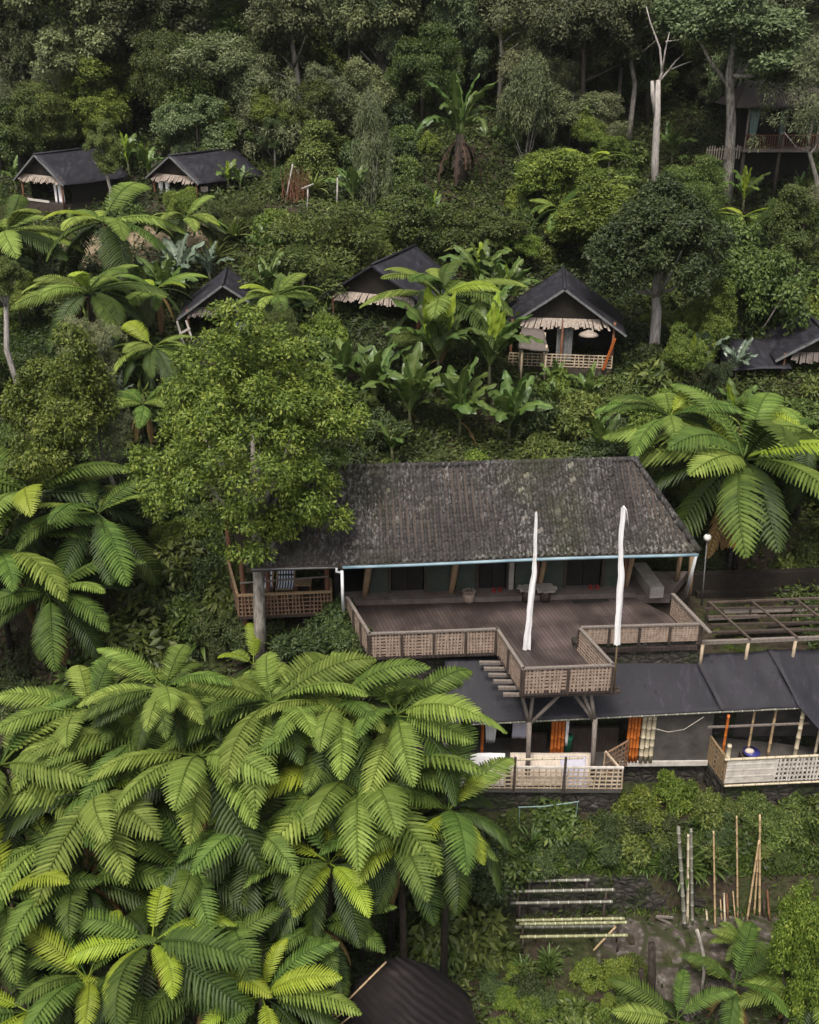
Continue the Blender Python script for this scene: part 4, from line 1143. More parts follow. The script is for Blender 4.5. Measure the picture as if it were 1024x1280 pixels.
def lean_pole(u0, v0, u1, v1, r, mat, label, grp='bamboo poles leaning on the stone wall'):
    a_, yy, d_ = ray(u0, v0)
    p = hit(u0, v0, 0.0, 18.0); q = PY(u1, v1, p.y + .55)
    mb = MB(); mb.culm(p, q, r, .42, r * .85); o = build('bamboo_pole', mb, mat, None, True); tag(o, label, 'pole', grp)
lean_pole(856, 1162, 848, 1033, .062, 'bamboo_grey', 'thickest grey bamboo pole, leftmost of the three banded ones')
lean_pole(859.5, 1158, 860.5, 1043, .045, 'bamboo', 'straight pale bamboo pole between the two grey banded ones')
lean_pole(865.5, 1158, 864, 1036, .05, 'bamboo_grey', 'grey banded bamboo pole on the right of the three close together')
lean_pole(894, 1162, 892, 1039, .032, 'bamboo_tan', 'thin tan bamboo pole standing alone right of the grey ones')
lean_pole(922, 1152, 921, 1020, .03, 'bamboo_tan', 'tall thin tan pole rising behind the short stakes')
lean_pole(933, 1156, 949, 1050, .034, 'bamboo_tan', 'tan pole with its foot farthest left in the crossed trio')
lean_pole(942, 1150, 950, 1038, .03, 'bamboo_tan', 'middle tan pole of the crossed trio')
lean_pole(949, 1150, 950, 1018, .036, 'bamboo_tan', 'tallest tan pole of the crossed trio with its upright foot')
for k, (u0, v0, u1, v1, r, m_, lb) in enumerate(((884, 1152, 882, 1128, .03, 'bamboo', 'short pale split stake just left of the thin lone pole'), (902, 1151, 900, 1112, .026, 'bamboo_tan', 'brown stake, leftmost of the short cluster'),
        (906, 1156, 905, 1112, .034, 'bamboo', 'pale short stake in front of the cluster'), (910, 1151, 908, 1104, .04, 'wood_red', 'reddish thick stake in the short cluster'),
        (919, 1153, 915, 1099, .024, 'bamboo_tan', 'slanting thin stake left of the tall tan pole'), (927, 1150, 925, 1127, .03, 'bamboo_orange', 'short orange stake at the foot of the tall tan pole'),
        (955, 1148, 955, 1098, .04, 'wood', 'dark mossy stake right of the crossed trio'), (962, 1151, 958, 1098, .036, 'wood_red', 'reddish stake farther right of the crossed trio'), (974, 1145, 974, 1114, .03, 'wood_grey', 'grey stake beside the leafy bush at right'))):
    lean_pole(u0, v0, u1, v1, r, m_, lb, 'short stakes at the foot of the stone wall')
# racks of bamboo gutters
def rack(rows, Yb, label, legs):
    c = PY(*rows[0][:2], Yb); t = thing('bamboo_rack', up(c + Vector((1, 0, 0)), T(c.x + 1, c.y)), label, 'rack', 'racks of split bamboo in the yard')
    for (u0, v0, u1, v1, Y, m_) in rows:
        mb = MB(); mb.culm(PY(u0, v0, Y), PY(u1, v1, Y), .045, .28); build('bamboo_rail', mb, m_, t, True)
    for (u, v0, v1, Y) in legs:
        p = PY(u, v0, Y); mb = MB(); mb.tube([p, up(p, T(p.x, p.y) - .15)], .035, 7); build('leg', mb, 'wood', t, True)
    return t
rack([(658, 1101, 738, 1100, 23.25, 'bamboo_grey'), (636, 1114.5, 768, 1112, 23.05, 'bamboo_grey'), (638, 1129, 766, 1127, 22.95, 'bamboo_grey')], 23.0, 'three weathered bamboo rails in tiers along the dark stone wall', [(662, 1102, 0, 23.25), (734, 1101, 0, 23.25), (648, 1115, 0, 23.05), (758, 1113, 0, 23.05), (650, 1129, 0, 22.95), (756, 1128, 0, 22.95)])
r2 = rack([(645, 1150.5, 781, 1148, 22.35, 'bamboo_green'), (649, 1155, 784, 1153, 22.2, 'bamboo_green'), (644, 1159, 770, 1158, 22.45, 'bamboo_grey'), (650, 1171, 785, 1169, 21.95, 'bamboo_green')], 22.2, 'lower rack of mossy split bamboo on dark legs in the yard', [(654, 1152, 0, 22.3), (774, 1151, 0, 22.3), (654, 1171, 0, 21.95), (774, 1170, 0, 21.95)])
mb = MB(); mb.culm(PY(742, 1188, 21.8), PY(770, 1158, 22.2), .03); build('brace', mb, 'bamboo_tan', r2, True)
mb = MB(); p = hit(843, 1160); q = PY(820, 1147, p.y + .1); mb.bar(p, q + Vector((0, 0, .05)), .06); mb.bar(q + Vector((0, 0, .05)), PY(842, 1147, p.y), .06); o = build('timber_offcut', mb, 'wood_grey'); tag(o, 'pair of short grey timbers lying left of the thick grey pole', 'timber')
p = hit(876, 1245); pts = [p, PY(880, 1215, p.y + .1), PY(879, 1190, p.y + .2), PY(875, 1174, p.y + .3), PY(871, 1162, p.y + .35)]; mb = MB(); mb.tube(pts, [.05, .045, .045, .045, .05], 8); o = build('crooked_stick', mb, 'bark_pale', None, True); tag(o, 'crooked pale stick standing on the stone paving', 'stick')
for u0, v0, v1, r, lb in ((812, 1262, 1180, .12, 'tall charred black stump at the edge of the paving'), (799, 1250, 1212, .09, 'shorter black stump left of the tall charred one')):
    p = hit(u0, v0); q = PY(u0 + 3, v1, p.y); mb = MB(); mb.tube([p - Vector((0, 0, .2)), p.lerp(q, .5) + Vector((.03, 0, 0)), q], [r * 1.2, r, r * .8], 9); o = build('stump', mb, 'bark_fern', None, True); tag(o, lb, 'stump', 'black stumps by the paving')
mb = MB(); mb.tube([PY(648, 1009, 24.9), PY(680, 1008, 24.9), PY(724, 1002, 24.95)], .018, 7); mb.tube([PY(650, 1009, 24.9), up(PY(650, 1009, 24.9), -5.4)], .012, 6); mb.tube([PY(722, 1003, 24.95), up(PY(722, 1003, 24.95), -5.4)], .012, 6); o = build('water_pipe', mb, 'teal_cloth'); tag(o, 'thin blue green pipe running through the plants below the lower railing', 'pipe')
# ------------------------------------------------------------------ plant meshes
def unit(a):
    return a / np.maximum(1e-9, np.linalg.norm(a, axis=-1, keepdims=True))

def leaves(pos, axis_, nrm, ln, wd, rng):
    """folded pointed leaves: 4 corners, two triangles each"""
    axis_ = unit(axis_); side = unit(np.cross(nrm, axis_)); nrm = np.cross(axis_, side)
    ln = ln[:, None]; wd = wd[:, None]
    b = pos; t = pos + axis_ * ln - nrm * ln * .12
    m = pos + axis_ * ln * .45 - nrm * wd * .22
    l = m + side * wd * .5; r = m - side * wd * .5
    m2 = pos + axis_ * ln * .5 + nrm * wd * .06
    V = np.stack([b, l, t, r, m2], 1).reshape(-1, 3)
    n = len(pos); i = np.arange(n)[:, None] * 5
    Qd = np.concatenate([i + np.array([[0, 4, 1]]), i + np.array([[1, 4, 2]]), i + np.array([[2, 4, 3]]), i + np.array([[3, 4, 0]])], 0)
    return V, Qd

def crown_mesh(name, mat, seed, nclump, nleaf, leaf, aspect=.42, lobes=None, *, cr=(.2, .36), shape='ball', up_=.5, inner=.25, rough=.32, flat=.75, droop=.25):
    """leafy crown of about unit radius, made of clumps with gaps between"""
    r = np.random.default_rng(seed)
    d = unit(r.normal(size=(nclump, 3)))
    d[:, 2] = np.where(d[:, 2] < -.55, -d[:, 2], d[:, 2])
    k = r.normal(size=(5, 3)) * 2.2; ph = r.random(5) * 6.28
    bump = np.sin(d @ k.T + ph).mean(1)
    rad = (.80 + rough * bump + r.normal(size=nclump) * .06)
    ins = r.random(nclump) < inner
    rad = np.where(ins, rad * r.uniform(.35, .8, nclump), rad)
    c = d * rad[:, None]
    if shape == 'cone':                      # wide below, narrow above
        s = 1.08 - .62 * sstep(-.3, 1.0, c[:, 2]); c[:, 0] *= s; c[:, 1] *= s
    elif shape == 'flat':
        c[:, 2] = c[:, 2] * .55 + .12
    elif shape == 'mound':
        c[:, 2] = np.abs(c[:, 2]) * .95 - .05
    elif shape == 'column':
        s = .35 + .65 * np.sqrt(np.clip(1 - np.abs(c[:, 2]) ** 1.5, 0, 1)); c[:, 0] *= s; c[:, 1] *= s
    elif shape == 'layers':
        c[:, 2] = np.round(c[:, 2] * 3.2) / 3.2 + r.normal(size=nclump) * .03
    if lobes is not None:                    # crown made of several leafy heads (x, y, z, radius)
        lo = np.array(lobes, float); pick = r.choice(len(lo), nclump, p=lo[:, 3] ** 2 / (lo[:, 3] ** 2).sum())
        c = lo[pick, :3] + d * (lo[pick, 3] * np.where(ins, .5, .92 + .2 * bump))[:, None]
    crs = r.uniform(cr[0], cr[1], nclump)
    per = np.maximum(6, (nleaf * (crs / crs.mean()) ** 2 * r.uniform(.6, 1.3, nclump)).astype(int))
    ci = np.repeat(np.arange(nclump), per); n = len(ci)
    e = unit(r.normal(size=(n, 3)) + np.array([0, 0, .35]))
    out = unit(c + np.array([0, 0, .25]))[ci]
    e = unit(e + out * .55)
    rr_ = crs[ci] * r.uniform(.25, 1.0, n) ** .5
    lump = 1 + .28 * np.sin(e @ (r.normal(size=(3, 3)) * 4) + ci[:, None]).mean(1)
    pos = c[ci] + e * (rr_ * lump)[:, None] * np.array([1, 1, flat])
    nr = unit(e * .7 + np.array([0, 0, up_]) + r.normal(size=(n, 3)) * .42)
    ax = unit(e + r.normal(size=(n, 3)) * .7 - np.array([0, 0, droop]))
    ax = unit(ax - nr * (ax * nr).sum(1, keepdims=True) * .8)
    ln = leaf * r.uniform(.6, 1.25, n); wd = ln * aspect * r.uniform(.8, 1.25, n)
    V, Qd = leaves(pos, ax, nr, ln, wd, r)
    tip = (rr_ / crs[ci])                    # young leaves stand at the shoot tips
    tn = np.clip(r.beta(2, 2.6, n) * .75 + (r.random(nclump)[ci] - .4) * .3 + np.where((tip > .86) & (r.random(n) < .45), .35, 0), 0, 1)
    return np_mesh(name, V, Qd, np.repeat(tn, 5), M[mat])

CR = {}
def mheads(seed, k):
    q = random.Random(seed); out = [(0, 0, .3, .5)]
    for i in range(k):
        a, s = q.uniform(0, 6.28), q.uniform(.3, 1) * .75; out.append((math.cos(a) * s, math.sin(a) * s, q.uniform(.02, .75) * (1 - s * .55), q.uniform(.2, .36)))
    return out
def heads(seed, k, spread=.62, rmin=.28, rmax=.48, zs=.8):
    q = random.Random(seed); out = []
    for i in range(k):
        a, s = q.uniform(0, 6.28), q.uniform(.25, 1) ** .6 * spread
        out.append((math.cos(a) * s, math.sin(a) * s, q.uniform(-.75, .8) * zs, q.uniform(rmin, rmax)))
    return out
for i in range(3):
    CR['broad%d' % i] = crown_mesh('crown_broad', 'leaf', 20 + i, 150, 190, .07, .5, heads(i + 11, 8, .55, .3, .5), cr=(.12, .27), rough=.4)
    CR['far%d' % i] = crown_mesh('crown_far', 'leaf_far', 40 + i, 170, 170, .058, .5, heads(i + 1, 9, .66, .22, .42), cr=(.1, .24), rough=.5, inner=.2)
    CR['mound%d' % i] = crown_mesh('crown_mound', 'leaf', 50 + i, 85, 110, .13, .42, mheads(50 + i, 9), cr=(.12, .28), inner=.15)
    CR['moundb%d' % i] = crown_mesh('crown_mound_bright', 'leaf_bright', 60 + i, 85, 120, .12, .40, mheads(60 + i, 10), cr=(.12, .28), inner=.15)
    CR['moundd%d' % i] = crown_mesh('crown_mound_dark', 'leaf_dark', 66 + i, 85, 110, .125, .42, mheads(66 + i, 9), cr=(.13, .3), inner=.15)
    CR['big%d' % i] = crown_mesh('crown_large_leaf', 'leaf', 80 + i, 40, 42, .34, .42, cr=(.3, .5), shape='mound', inner=.2, droop=.5)
for i in range(2):
    CR['dark%d' % i] = crown_mesh('crown_dark', 'leaf_dark', 30 + i, 190, 190, .055, .5, heads(i + 21, 10, .6, .3, .5), cr=(.1, .22), rough=.4)
    CR['fine%d' % i] = crown_mesh('crown_fine', 'leaf', 36 + i, 100, 240, .065, .34, cr=(.15, .32), shape='layers', rough=.45, droop=.1)
    CR['feather%d' % i] = crown_mesh('crown_feather', 'leaf_grey', 70 + i, 100, 150, .07, .26, cr=(.14, .28), rough=.5, inner=.35)
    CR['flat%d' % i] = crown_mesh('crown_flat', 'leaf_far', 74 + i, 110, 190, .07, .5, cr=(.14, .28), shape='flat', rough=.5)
    CR['column%d' % i] = crown_mesh('crown_column', 'leaf_grey', 76 + i, 95, 110, .09, .28, cr=(.13, .26), shape='column', inner=.4, rough=.3)
def lob(u, v, r, y=0.0):                     # head of the big tree: offset and size in units of its half width
    return ((u - 312) / 155, y, (545 - v) / 155, r / 155)
HERO = [lob(308, 425, 34), lob(270, 480, 48, .05), lob(350, 478, 48, -.05), lob(215, 545, 52, .1), lob(310, 545, 75, -.25), lob(400, 530, 52, .1), lob(245, 610, 55, -.2), lob(345, 612, 58, -.25), lob(432, 545, 26), lob(395, 632, 36, -.05),
        lob(300, 662, 40, -.15), lob(185, 585, 34, -.05), lob(195, 630, 28), lob(360, 655, 30), lob(320, 500, 70, .45), lob(260, 570, 70, .5), lob(370, 570, 65, .5)]
CR['hero'] = crown_mesh('crown_hero', 'leaf_bright', 5, 280, 200, .037, .46, HERO, cr=(.07, .16), inner=.2, rough=.42, up_=.45)
CR['round0'] = crown_mesh('crown_round', 'leaf_dark', 33, 230, 190, .06, .48, cr=(.1, .22), rough=.42, inner=.2)
CR['bright0'] = crown_mesh('crown_bright', 'leaf_bright', 6, 150, 190, .06, .46, heads(31, 9, .58, .28, .48), cr=(.1, .24), rough=.42)
CR['bright1'] = crown_mesh('crown_bright', 'leaf_bright', 9, 150, 190, .06, .46, heads(37, 9, .58, .28, .48), cr=(.1, .24), rough=.45)

# fern fronds: arched midrib along +X, pinnae swept forward, each pinna folded along its own rib
def frond_mesh(name, mat, seed, L, rise, fall, W, n=27, droop=.35, lag=.32, curl=1.6):
    r = np.random.default_rng(seed)
    S = 40; s = np.linspace(0, 1, S + 1)
    ang = rise + (fall - rise) * s ** curl
    px = np.concatenate([[0], np.cumsum(np.cos(ang[:-1]) * L / S)]); pz = np.concatenate([[0], np.cumsum(np.sin(ang[:-1]) * L / S)])
    py = .05 * L * np.sin(s * 2.2 + seed) * s
    V, Qs, tt = [], [], []
    def cen(q):
        return np.array([np.interp(q, s, px), np.interp(q, s, py), np.interp(q, s, pz)]), np.interp(q, s, ang)
    for i in range(n):
        q = .15 + .845 * (i + .5) / n
        x_ = (i + .5) / n
        prof = np.sin(PI * min(1, .12 + x_ * .87) ** 1.08) ** .8 if x_ > .02 else .3
        for sd in (-1, 1):
            c, a = cen(q)
            wl_ = W * max(.05, prof) * r.uniform(.9, 1.06)
            tdir = np.array([math.cos(a), 0, math.sin(a)]); ndir = np.array([-math.sin(a), 0, math.cos(a)]); side = np.array([0, sd, 0.])
            sweep = lag + .34 * x_ + r.normal() * .03
            K = 7; bw = L * .845 / n * .74
            pts, wds, nrs = [], [], []
            p = c + ndir * .004; dirv = None
            for k in range(K + 1):
                u = k / K
                dr = droop * (.1 + 2.0 * u ** 1.3) + r.normal() * .03
                dv = side * math.cos(sweep) + tdir * math.sin(sweep + .35 * u)
                dv = dv * math.cos(dr) - np.array([0, 0, 1.]) * math.sin(dr) * .8 - ndir * math.sin(dr) * .2
                dv /= np.linalg.norm(dv)
                pts.append(p.copy()); p = p + dv * wl_ / K
                nn = np.cross(dv, tdir) * -sd; nn /= max(1e-6, np.linalg.norm(nn))
                if nn[2] < 0 and ndir[2] > .3: nn = -nn
                bl = np.cross(nn, dv)
                w_ = bw * (1 + .16 * (-1) ** k) * (.62 + .55 * math.sin(PI * min(1, .25 + u * .55))) * (1 - u ** 3 * .9)
                wds.append(w_); nrs.append((bl, nn))
            o = len(V); base_t = np.clip(.5 + r.normal() * .13 + .15 * (q - .5), 0, 1)
            for k in range(K + 1):
                bl, nn = nrs[k]
                V.append(pts[k] - bl * wds[k] * .5 - nn * wds[k] * .42); V.append(pts[k] + nn * wds[k] * .14); V.append(pts[k] + bl * wds[k] * .5 - nn * wds[k] * .42)
                tt += [max(0, base_t - .12), min(1, base_t + .22), max(0, base_t - .12)]
            for k in range(K):
                a_ = o + 3 * k
                Qs += [(a_, a_ + 1, a_ + 4, a_ + 3), (a_ + 1, a_ + 2, a_ + 5, a_ + 4)]
    # midrib
    o = len(V); m_ = 14
    for k in range(m_ + 1):
        c, a = cen(k / m_); rad = .016 * L / 2.4 * (1.25 - k / m_) + .003
        nd = np.array([-math.sin(a), 0, math.cos(a)])
        V += [c + np.array([0, -rad, 0]) + nd * .004, c + nd * (rad * .9 + .006), c + np.array([0, rad, 0]) + nd * .004, c - nd * rad]
        tt += [.35] * 4
    for k in range(m_):
        for j in range(4):
            a_ = o + 4 * k; Qs.append((a_ + j, a_ + (j + 1) % 4, a_ + 4 + (j + 1) % 4, a_ + 4 + j))
    return np_mesh(name, np.array(V), np.array(Qs), np.array(tt), M[mat], False)

R_ = math.radians
FR = {'young': [frond_mesh('frond_young', 'fern_young', s, 1.0, R_(46 - 10 * s), R_(-26 - 12 * s), .19, 27, .28, .3) for s in range(3)],
      'mid': [frond_mesh('frond_mid', 'fern', 10 + s, 1.0, R_(26 - 6 * s), R_(-38 - 8 * s), .2, 25, .34, .3, 1.5) for s in range(4)],
      'pale': [frond_mesh('frond_pale', 'fern_pale', 15 + s, 1.0, R_(34 - 8 * s), R_(-28 - 9 * s), .2, 25, .32, .3, 1.5) for s in range(4)],
      'up': [frond_mesh('frond_up', 'fern', 20 + s, 1.0, R_(50 - 8 * s), R_(-26 - 9 * s), .19, 25, .32, .3, 1.5) for s in range(3)],
      'old_shaded': [frond_mesh('frond_old_shaded', 'fern_old_shaded', 30 + s, .94, R_(10 - 10 * s), R_(-64 - 8 * s), .2, 25, .36, .3, 1.0) for s in range(3)],
      'dead': [frond_mesh('frond_dead', 'fern_dead', 40, 1.0, R_(-20), R_(-88), .16, 20, .8, curl=.6)]}

# broad paddle leaves (banana kin)
def paddle_mesh(name, mat, seed, rise, fall, W=.17, stalk=.22, tears=3, curl=1.5, wav=.02):
    r = np.random.default_rng(seed); S = 22
    s = np.linspace(0, 1, S + 1); ang = rise + (fall - rise) * s ** curl
    px = np.concatenate([[0], np.cumsum(np.cos(ang[:-1]) / S)]); pz = np.concatenate([[0], np.cumsum(np.sin(ang[:-1]) / S)])
    V, Qs, tt = [], [], []
    torn = {(-1, int(k)) for k in r.integers(8, S - 2, tears)} | {(1, int(k)) for k in r.integers(8, S - 2, tears)}
    for sd in (-1, 1):
        prev = None
        for k in range(S + 1):
            q = (s[k] - stalk) / (1 - stalk)
            w = 0.008 if q <= 0 else W * (math.sin(PI * min(1, q * .94 + .03)) ** .6) * (1.1 - .3 * q)
            a = ang[k]; nd = np.array([-math.sin(a), 0, math.cos(a)])
            c = np.array([px[k], 0, pz[k]]); o = len(V)
            wv = wav * math.sin(k * 1.4 + seed + sd)
            V += [c, c + np.array([0, sd * w * .55, 0]) + nd * (w * .22 + wv * .5), c + np.array([0, sd * w, 0]) + nd * (w * .12 + wv) - np.array([0, 0, w * .25])]
            b = .45 + .12 * math.sin(k * 2.3)
            tt += [.9, b, b - .1]
            if prev is not None:
                f = [(prev, o, o + 1, prev + 1), (prev + 1, o + 1, o + 2, prev + 2)]
                if (sd, k) in torn:
                    f = f[:1]
                Qs += [x if sd < 0 else x[::-1] for x in f]
            prev = o
    o = len(V)
    for k in range(S + 1):                   # midrib / stalk
        rad = .016 * (1.15 - s[k]); a = ang[k]; nd = np.array([-math.sin(a), 0, math.cos(a)]); c = np.array([px[k], 0, pz[k]])
        V += [c + np.array([0, -rad, 0]), c + nd * rad * .6, c + np.array([0, rad, 0]), c - nd * rad * 1.3]; tt += [1.0] * 4
    for k in range(S):
        for j in range(4):
            a_ = o + 4 * k; Qs.append((a_ + j, a_ + (j + 1) % 4, a_ + 4 + (j + 1) % 4, a_ + 4 + j))
    return np_mesh(name, np.array(V), np.array(Qs), np.array(tt), M[mat], True)
PD = {}
for key, mat in (('banana', 'banana'), ('blue', 'banana_blue')):
    PD[key] = [paddle_mesh('paddle_' + key, mat, 1, R_(83), R_(55), .125), paddle_mesh('paddle_' + key, mat, 2, R_(75), R_(18), .14),
               paddle_mesh('paddle_' + key, mat, 3, R_(66), R_(-30), .15, tears=5), paddle_mesh('paddle_' + key, mat, 4, R_(48), R_(-70), .15, tears=6)]
PD['young'] = [paddle_mesh('paddle_young', 'banana_young', 5, R_(86), R_(74), .10, .12, 0)]
PD['rust'] = [paddle_mesh('paddle_rust', 'fern_rust', 8, R_(-10), R_(-88), .08, tears=9, curl=.5)]
PD['dead'] = [paddle_mesh('paddle_dead', 'fern_dead', 6, R_(-10), R_(-88), .07, tears=8, curl=.5)]

def spiky_mesh(name, mat, seed, n, w=.055):
    r = np.random.default_rng(seed); V, Qs, tt = [], [], []
    for i in range(n):
        az = i * 2.4 + r.normal() * .2; rise = R_(82 - 70 * (i / n)); fall = rise - R_(r.uniform(25, 75)); L = r.uniform(.75, 1.05)
        d = np.array([math.cos(az), math.sin(az), 0]); sd = np.array([-math.sin(az), math.cos(az), 0]); p = np.array([0, 0, 0.]); o = len(V); S = 7; t0 = r.uniform(.2, .9)
        for k in range(S + 1):
            u = k / S; a = rise + (fall - rise) * u ** 1.4; ww = w * (math.sin(PI * min(1, .2 + u * .78)) ** .8)
            nd = np.array([0, 0, math.cos(a)]) - d * math.sin(a)
            V += [p - sd * ww + nd * ww * .4, p, p + sd * ww + nd * ww * .4]; tt += [t0, max(0, t0 - .3), t0]
            p = p + (d * math.cos(a) + np.array([0, 0, math.sin(a)])) * L / S
        for k in range(S):
            a_ = o + 3 * k; Qs += [(a_, a_ + 3, a_ + 4, a_ + 1), (a_ + 1, a_ + 4, a_ + 5, a_ + 2)]
    return np_mesh(name, np.array(V), np.array(Qs), np.array(tt), M[mat])
SPK = {'pale': spiky_mesh('spiky_pale', 'spike', 3, 34, .05), 'green': spiky_mesh('spiky_green', 'banana', 4, 38, .06), 'grass': spiky_mesh('spiky_grass', 'fern', 5, 46, .025)}

# ------------------------------------------------------------------ planting
PLANTED = []          # (x, y, r) so that filler keeps clear
def tube_obj(name, pts, rad, mat, parent, n=8):
    mb = MB(); mb.tube(pts, rad, n); return build(name, mb, mat, parent, True)

def fern(u, v, R, h, label, nf=16, seed=None, young=.3, trunk=True, lean=0.0, old_shaded=.35, group='tree ferns', pos=None, pale=.5):
    rn = random.Random(seed if seed is not None else int(u * 13 + v * 7))
    g = pos if pos is not None else hit(u, v, h)
    if v > 830 and pos is None and g.y > 23.2 and h > 4:      # keep the foreground crowns on the near slope
        c_ = PY(u, v, 22.0); g = Vector((c_.x, c_.y, T(c_.x, c_.y))); h = c_.z - g.z
    top = up(g, g.z + h)
    L = R * 1.38 * depth(top) / F
    t = thing('tree_fern', g, label, 'tree fern', group)
    lx, ly = rn.uniform(-.2, .2), rn.uniform(-.2, .2)
    pts = [g + Vector((lx * 1.5, ly * 1.5, -.3)), g + Vector((lx, ly, h * .5)), top + Vector((0, 0, -.1)), top + Vector((0, 0, .03))]
    tube_obj('trunk', pts, [.12, .095, .11, .07], 'bark_fern', t, 9)
    az0 = rn.uniform(0, 6.28)
    for i in range(nf):
        q = i / (nf - 1)
        kind = 'young' if q < young * .45 else 'up' if q < .40 else 'mid' if q < 1 - old_shaded else 'old_shaded'
        if kind in ('mid', 'up') and rn.random() < pale:
            kind = 'pale'
        if rn.random() < .14:
            continue
        me = rn.choice(FR[kind])
        o = link('frond', me, t)
        k = L * rn.uniform(.72, 1.08) * (.85 if kind == 'young' else 1)
        o.location = (0, 0, h - .05 * q); o.scale = (k, k * rn.choice((-1, 1)) * rn.uniform(.92, 1.08), k)
        o.rotation_euler = (rn.uniform(-.4, .4), rn.uniform(-.22, .22), az0 + i * 2.39996 + rn.uniform(-.3, .3))
    if rn.random() < .8:
        for i in range(rn.choice((1, 2, 3))):
            o = link('frond', FR['dead'][0], t); k = L * rn.uniform(.6, .8); o.location = (0, 0, h - .12); o.scale = (k, k, k); o.rotation_euler = (0, 0, rn.uniform(0, 6.28)); o['label'] = 'dead brown frond'
    PLANTED.append((g.x, g.y, L * .5))
    return t

def banana(u, v, H, kind, label, nl=8, stem=.4, cat='banana plant', group='banana plants on the slope', young=0, name='banana_plant', pos=None, spread=1.0, dead=0):
    """v = picture row of the stem's top where the leaves part; H leaf length in m"""
    rn = random.Random(int(u * 3 + v * 11)); h = stem
    g = pos if pos is not None else hit(u, v, h)
    t = thing(name, g, label, cat, group)
    tube_obj('stem', [g - Vector((0, 0, .2)), g + Vector((.02, 0, h * .6)), g + Vector((0, 0, h + .1))], [.09, .075, .05], 'stem', t, 8)
    az = rn.uniform(0, 6)
    for i in range(nl):
        q = i / max(1, nl - 1)
        me = PD['young'][0] if i < young else PD[kind][min(3, int(q * 2.3 + rn.random() * .7))]
        o = link('leaf', me, t); k = H * rn.uniform(.8, 1.1)
        o.location = (0, 0, h); o.scale = (k, k * rn.uniform(.95, 1.3), k); o.rotation_euler = (rn.uniform(-.25, .25), rn.uniform(-.12, .12), az + i * 2.4 + rn.uniform(-.3, .3))
    for i in range(dead):
        o = link('leaf', PD['dead'][0], t); k = H * .7; o.location = (0, 0, h - .05); o.scale = (k, k, k); o.rotation_euler = (0, 0, rn.uniform(0, 6)); o['label'] = 'dry brown leaf'
    PLANTED.append((g.x, g.y, H * .4))
    return t

def tree(u, vt, vb, wpx, Y, crown, label, bark='bark', cat='tree', name='broadleaf_tree', group='trees on the slope', tr=.14, lean=(0, 0), limbs=5, bu=None, pos=None, yaw=None, unit_s=False):
    """crown between picture rows vt and vb at distance Y, trunk down to the ground"""
    rn = random.Random(int(u * 17 + vt * 5 + Y))
    c = PY(u, (vt + vb) / 2, Y); dpt = depth(c) / F
    rx = wpx / 2 * dpt; rz = abs(PY(u, vt, Y).z - PY(u, vb, Y).z) / 2
    bx = c.x if bu is None else at(bu, Y).x
    g = Vector((bx, Y, T(bx, Y)))
    t = thing(name, g, label, cat, group)
    base = g - Vector((0, 0, .3)); hh = c.z - base.z
    wob = 0.012 if unit_s else .05
    mid = base.lerp(c, .5) + Vector((rn.uniform(-wob, wob) * hh, rn.uniform(-wob, wob) * hh, 0))
    mb = MB(); p1 = c + Vector((0, 0, -rz * .55)); p2 = c + Vector((rn.uniform(-.1, .1) * rx, 0, rz * (.02 if unit_s else .35)))
    mb.tube([base, base.lerp(mid, .5), mid, p1, p2], [tr * 1.35, tr * 1.05, tr * .95, tr * .75, tr * .25], 9)
    for i in range(limbs):
        a = i * 2.4 + rn.random(); s = p1.lerp(mid, rn.uniform(0, .35)); e = c + Vector((math.cos(a) * rx * (.42 if unit_s else .5), math.sin(a) * rx * (.3 if unit_s else .5), rz * rn.uniform(-.45, .3 if not unit_s else .1)))
        m_ = s.lerp(e, .5) + Vector((0, 0, -rz * .08)); mb.tube([s, m_, e], [tr * .5, tr * .32, tr * .1], 6)
    build('trunk', mb, bark, t, True)
    o = link('crown', CR[crown], t); o.location = c - g; o.scale = (rx, rx, rx * 1.04) if unit_s else (rx * .93, rx * .93, rz * .95); o.rotation_euler = (0, 0, rn.uniform(0, 6.28) if yaw is None else yaw)
    PLANTED.append((g.x, g.y, rx * .5))
    return t

def shrub(u, v, wpx, hpx, crown, label=None, cat='shrub', name='shrub', group='shrubs on the slope', pos=None, yaw=None):
    """leafy mound whose top shows at (u, v)"""
    rn = random.Random(int(u * 5 + v * 3))
    if pos is None:
        h = hpx * 30 / F
        for _ in range(4):
            g = hit(u, v, h); h = hpx * depth(g) / F * .95
    else:
        g = pos; h = hpx * depth(g) / F
    r = wpx / 2 * depth(g) / F
    o = link(name, CR[crown]); o.location = g - Vector((0, 0, h * .1)); o.scale = (r, r, h * 1.0); o.rotation_euler = (0, 0, rn.uniform(0, 6.28))
    if label:
        tag(o, label, cat, group)
    PLANTED.append((g.x, g.y, r * .6))
    return o

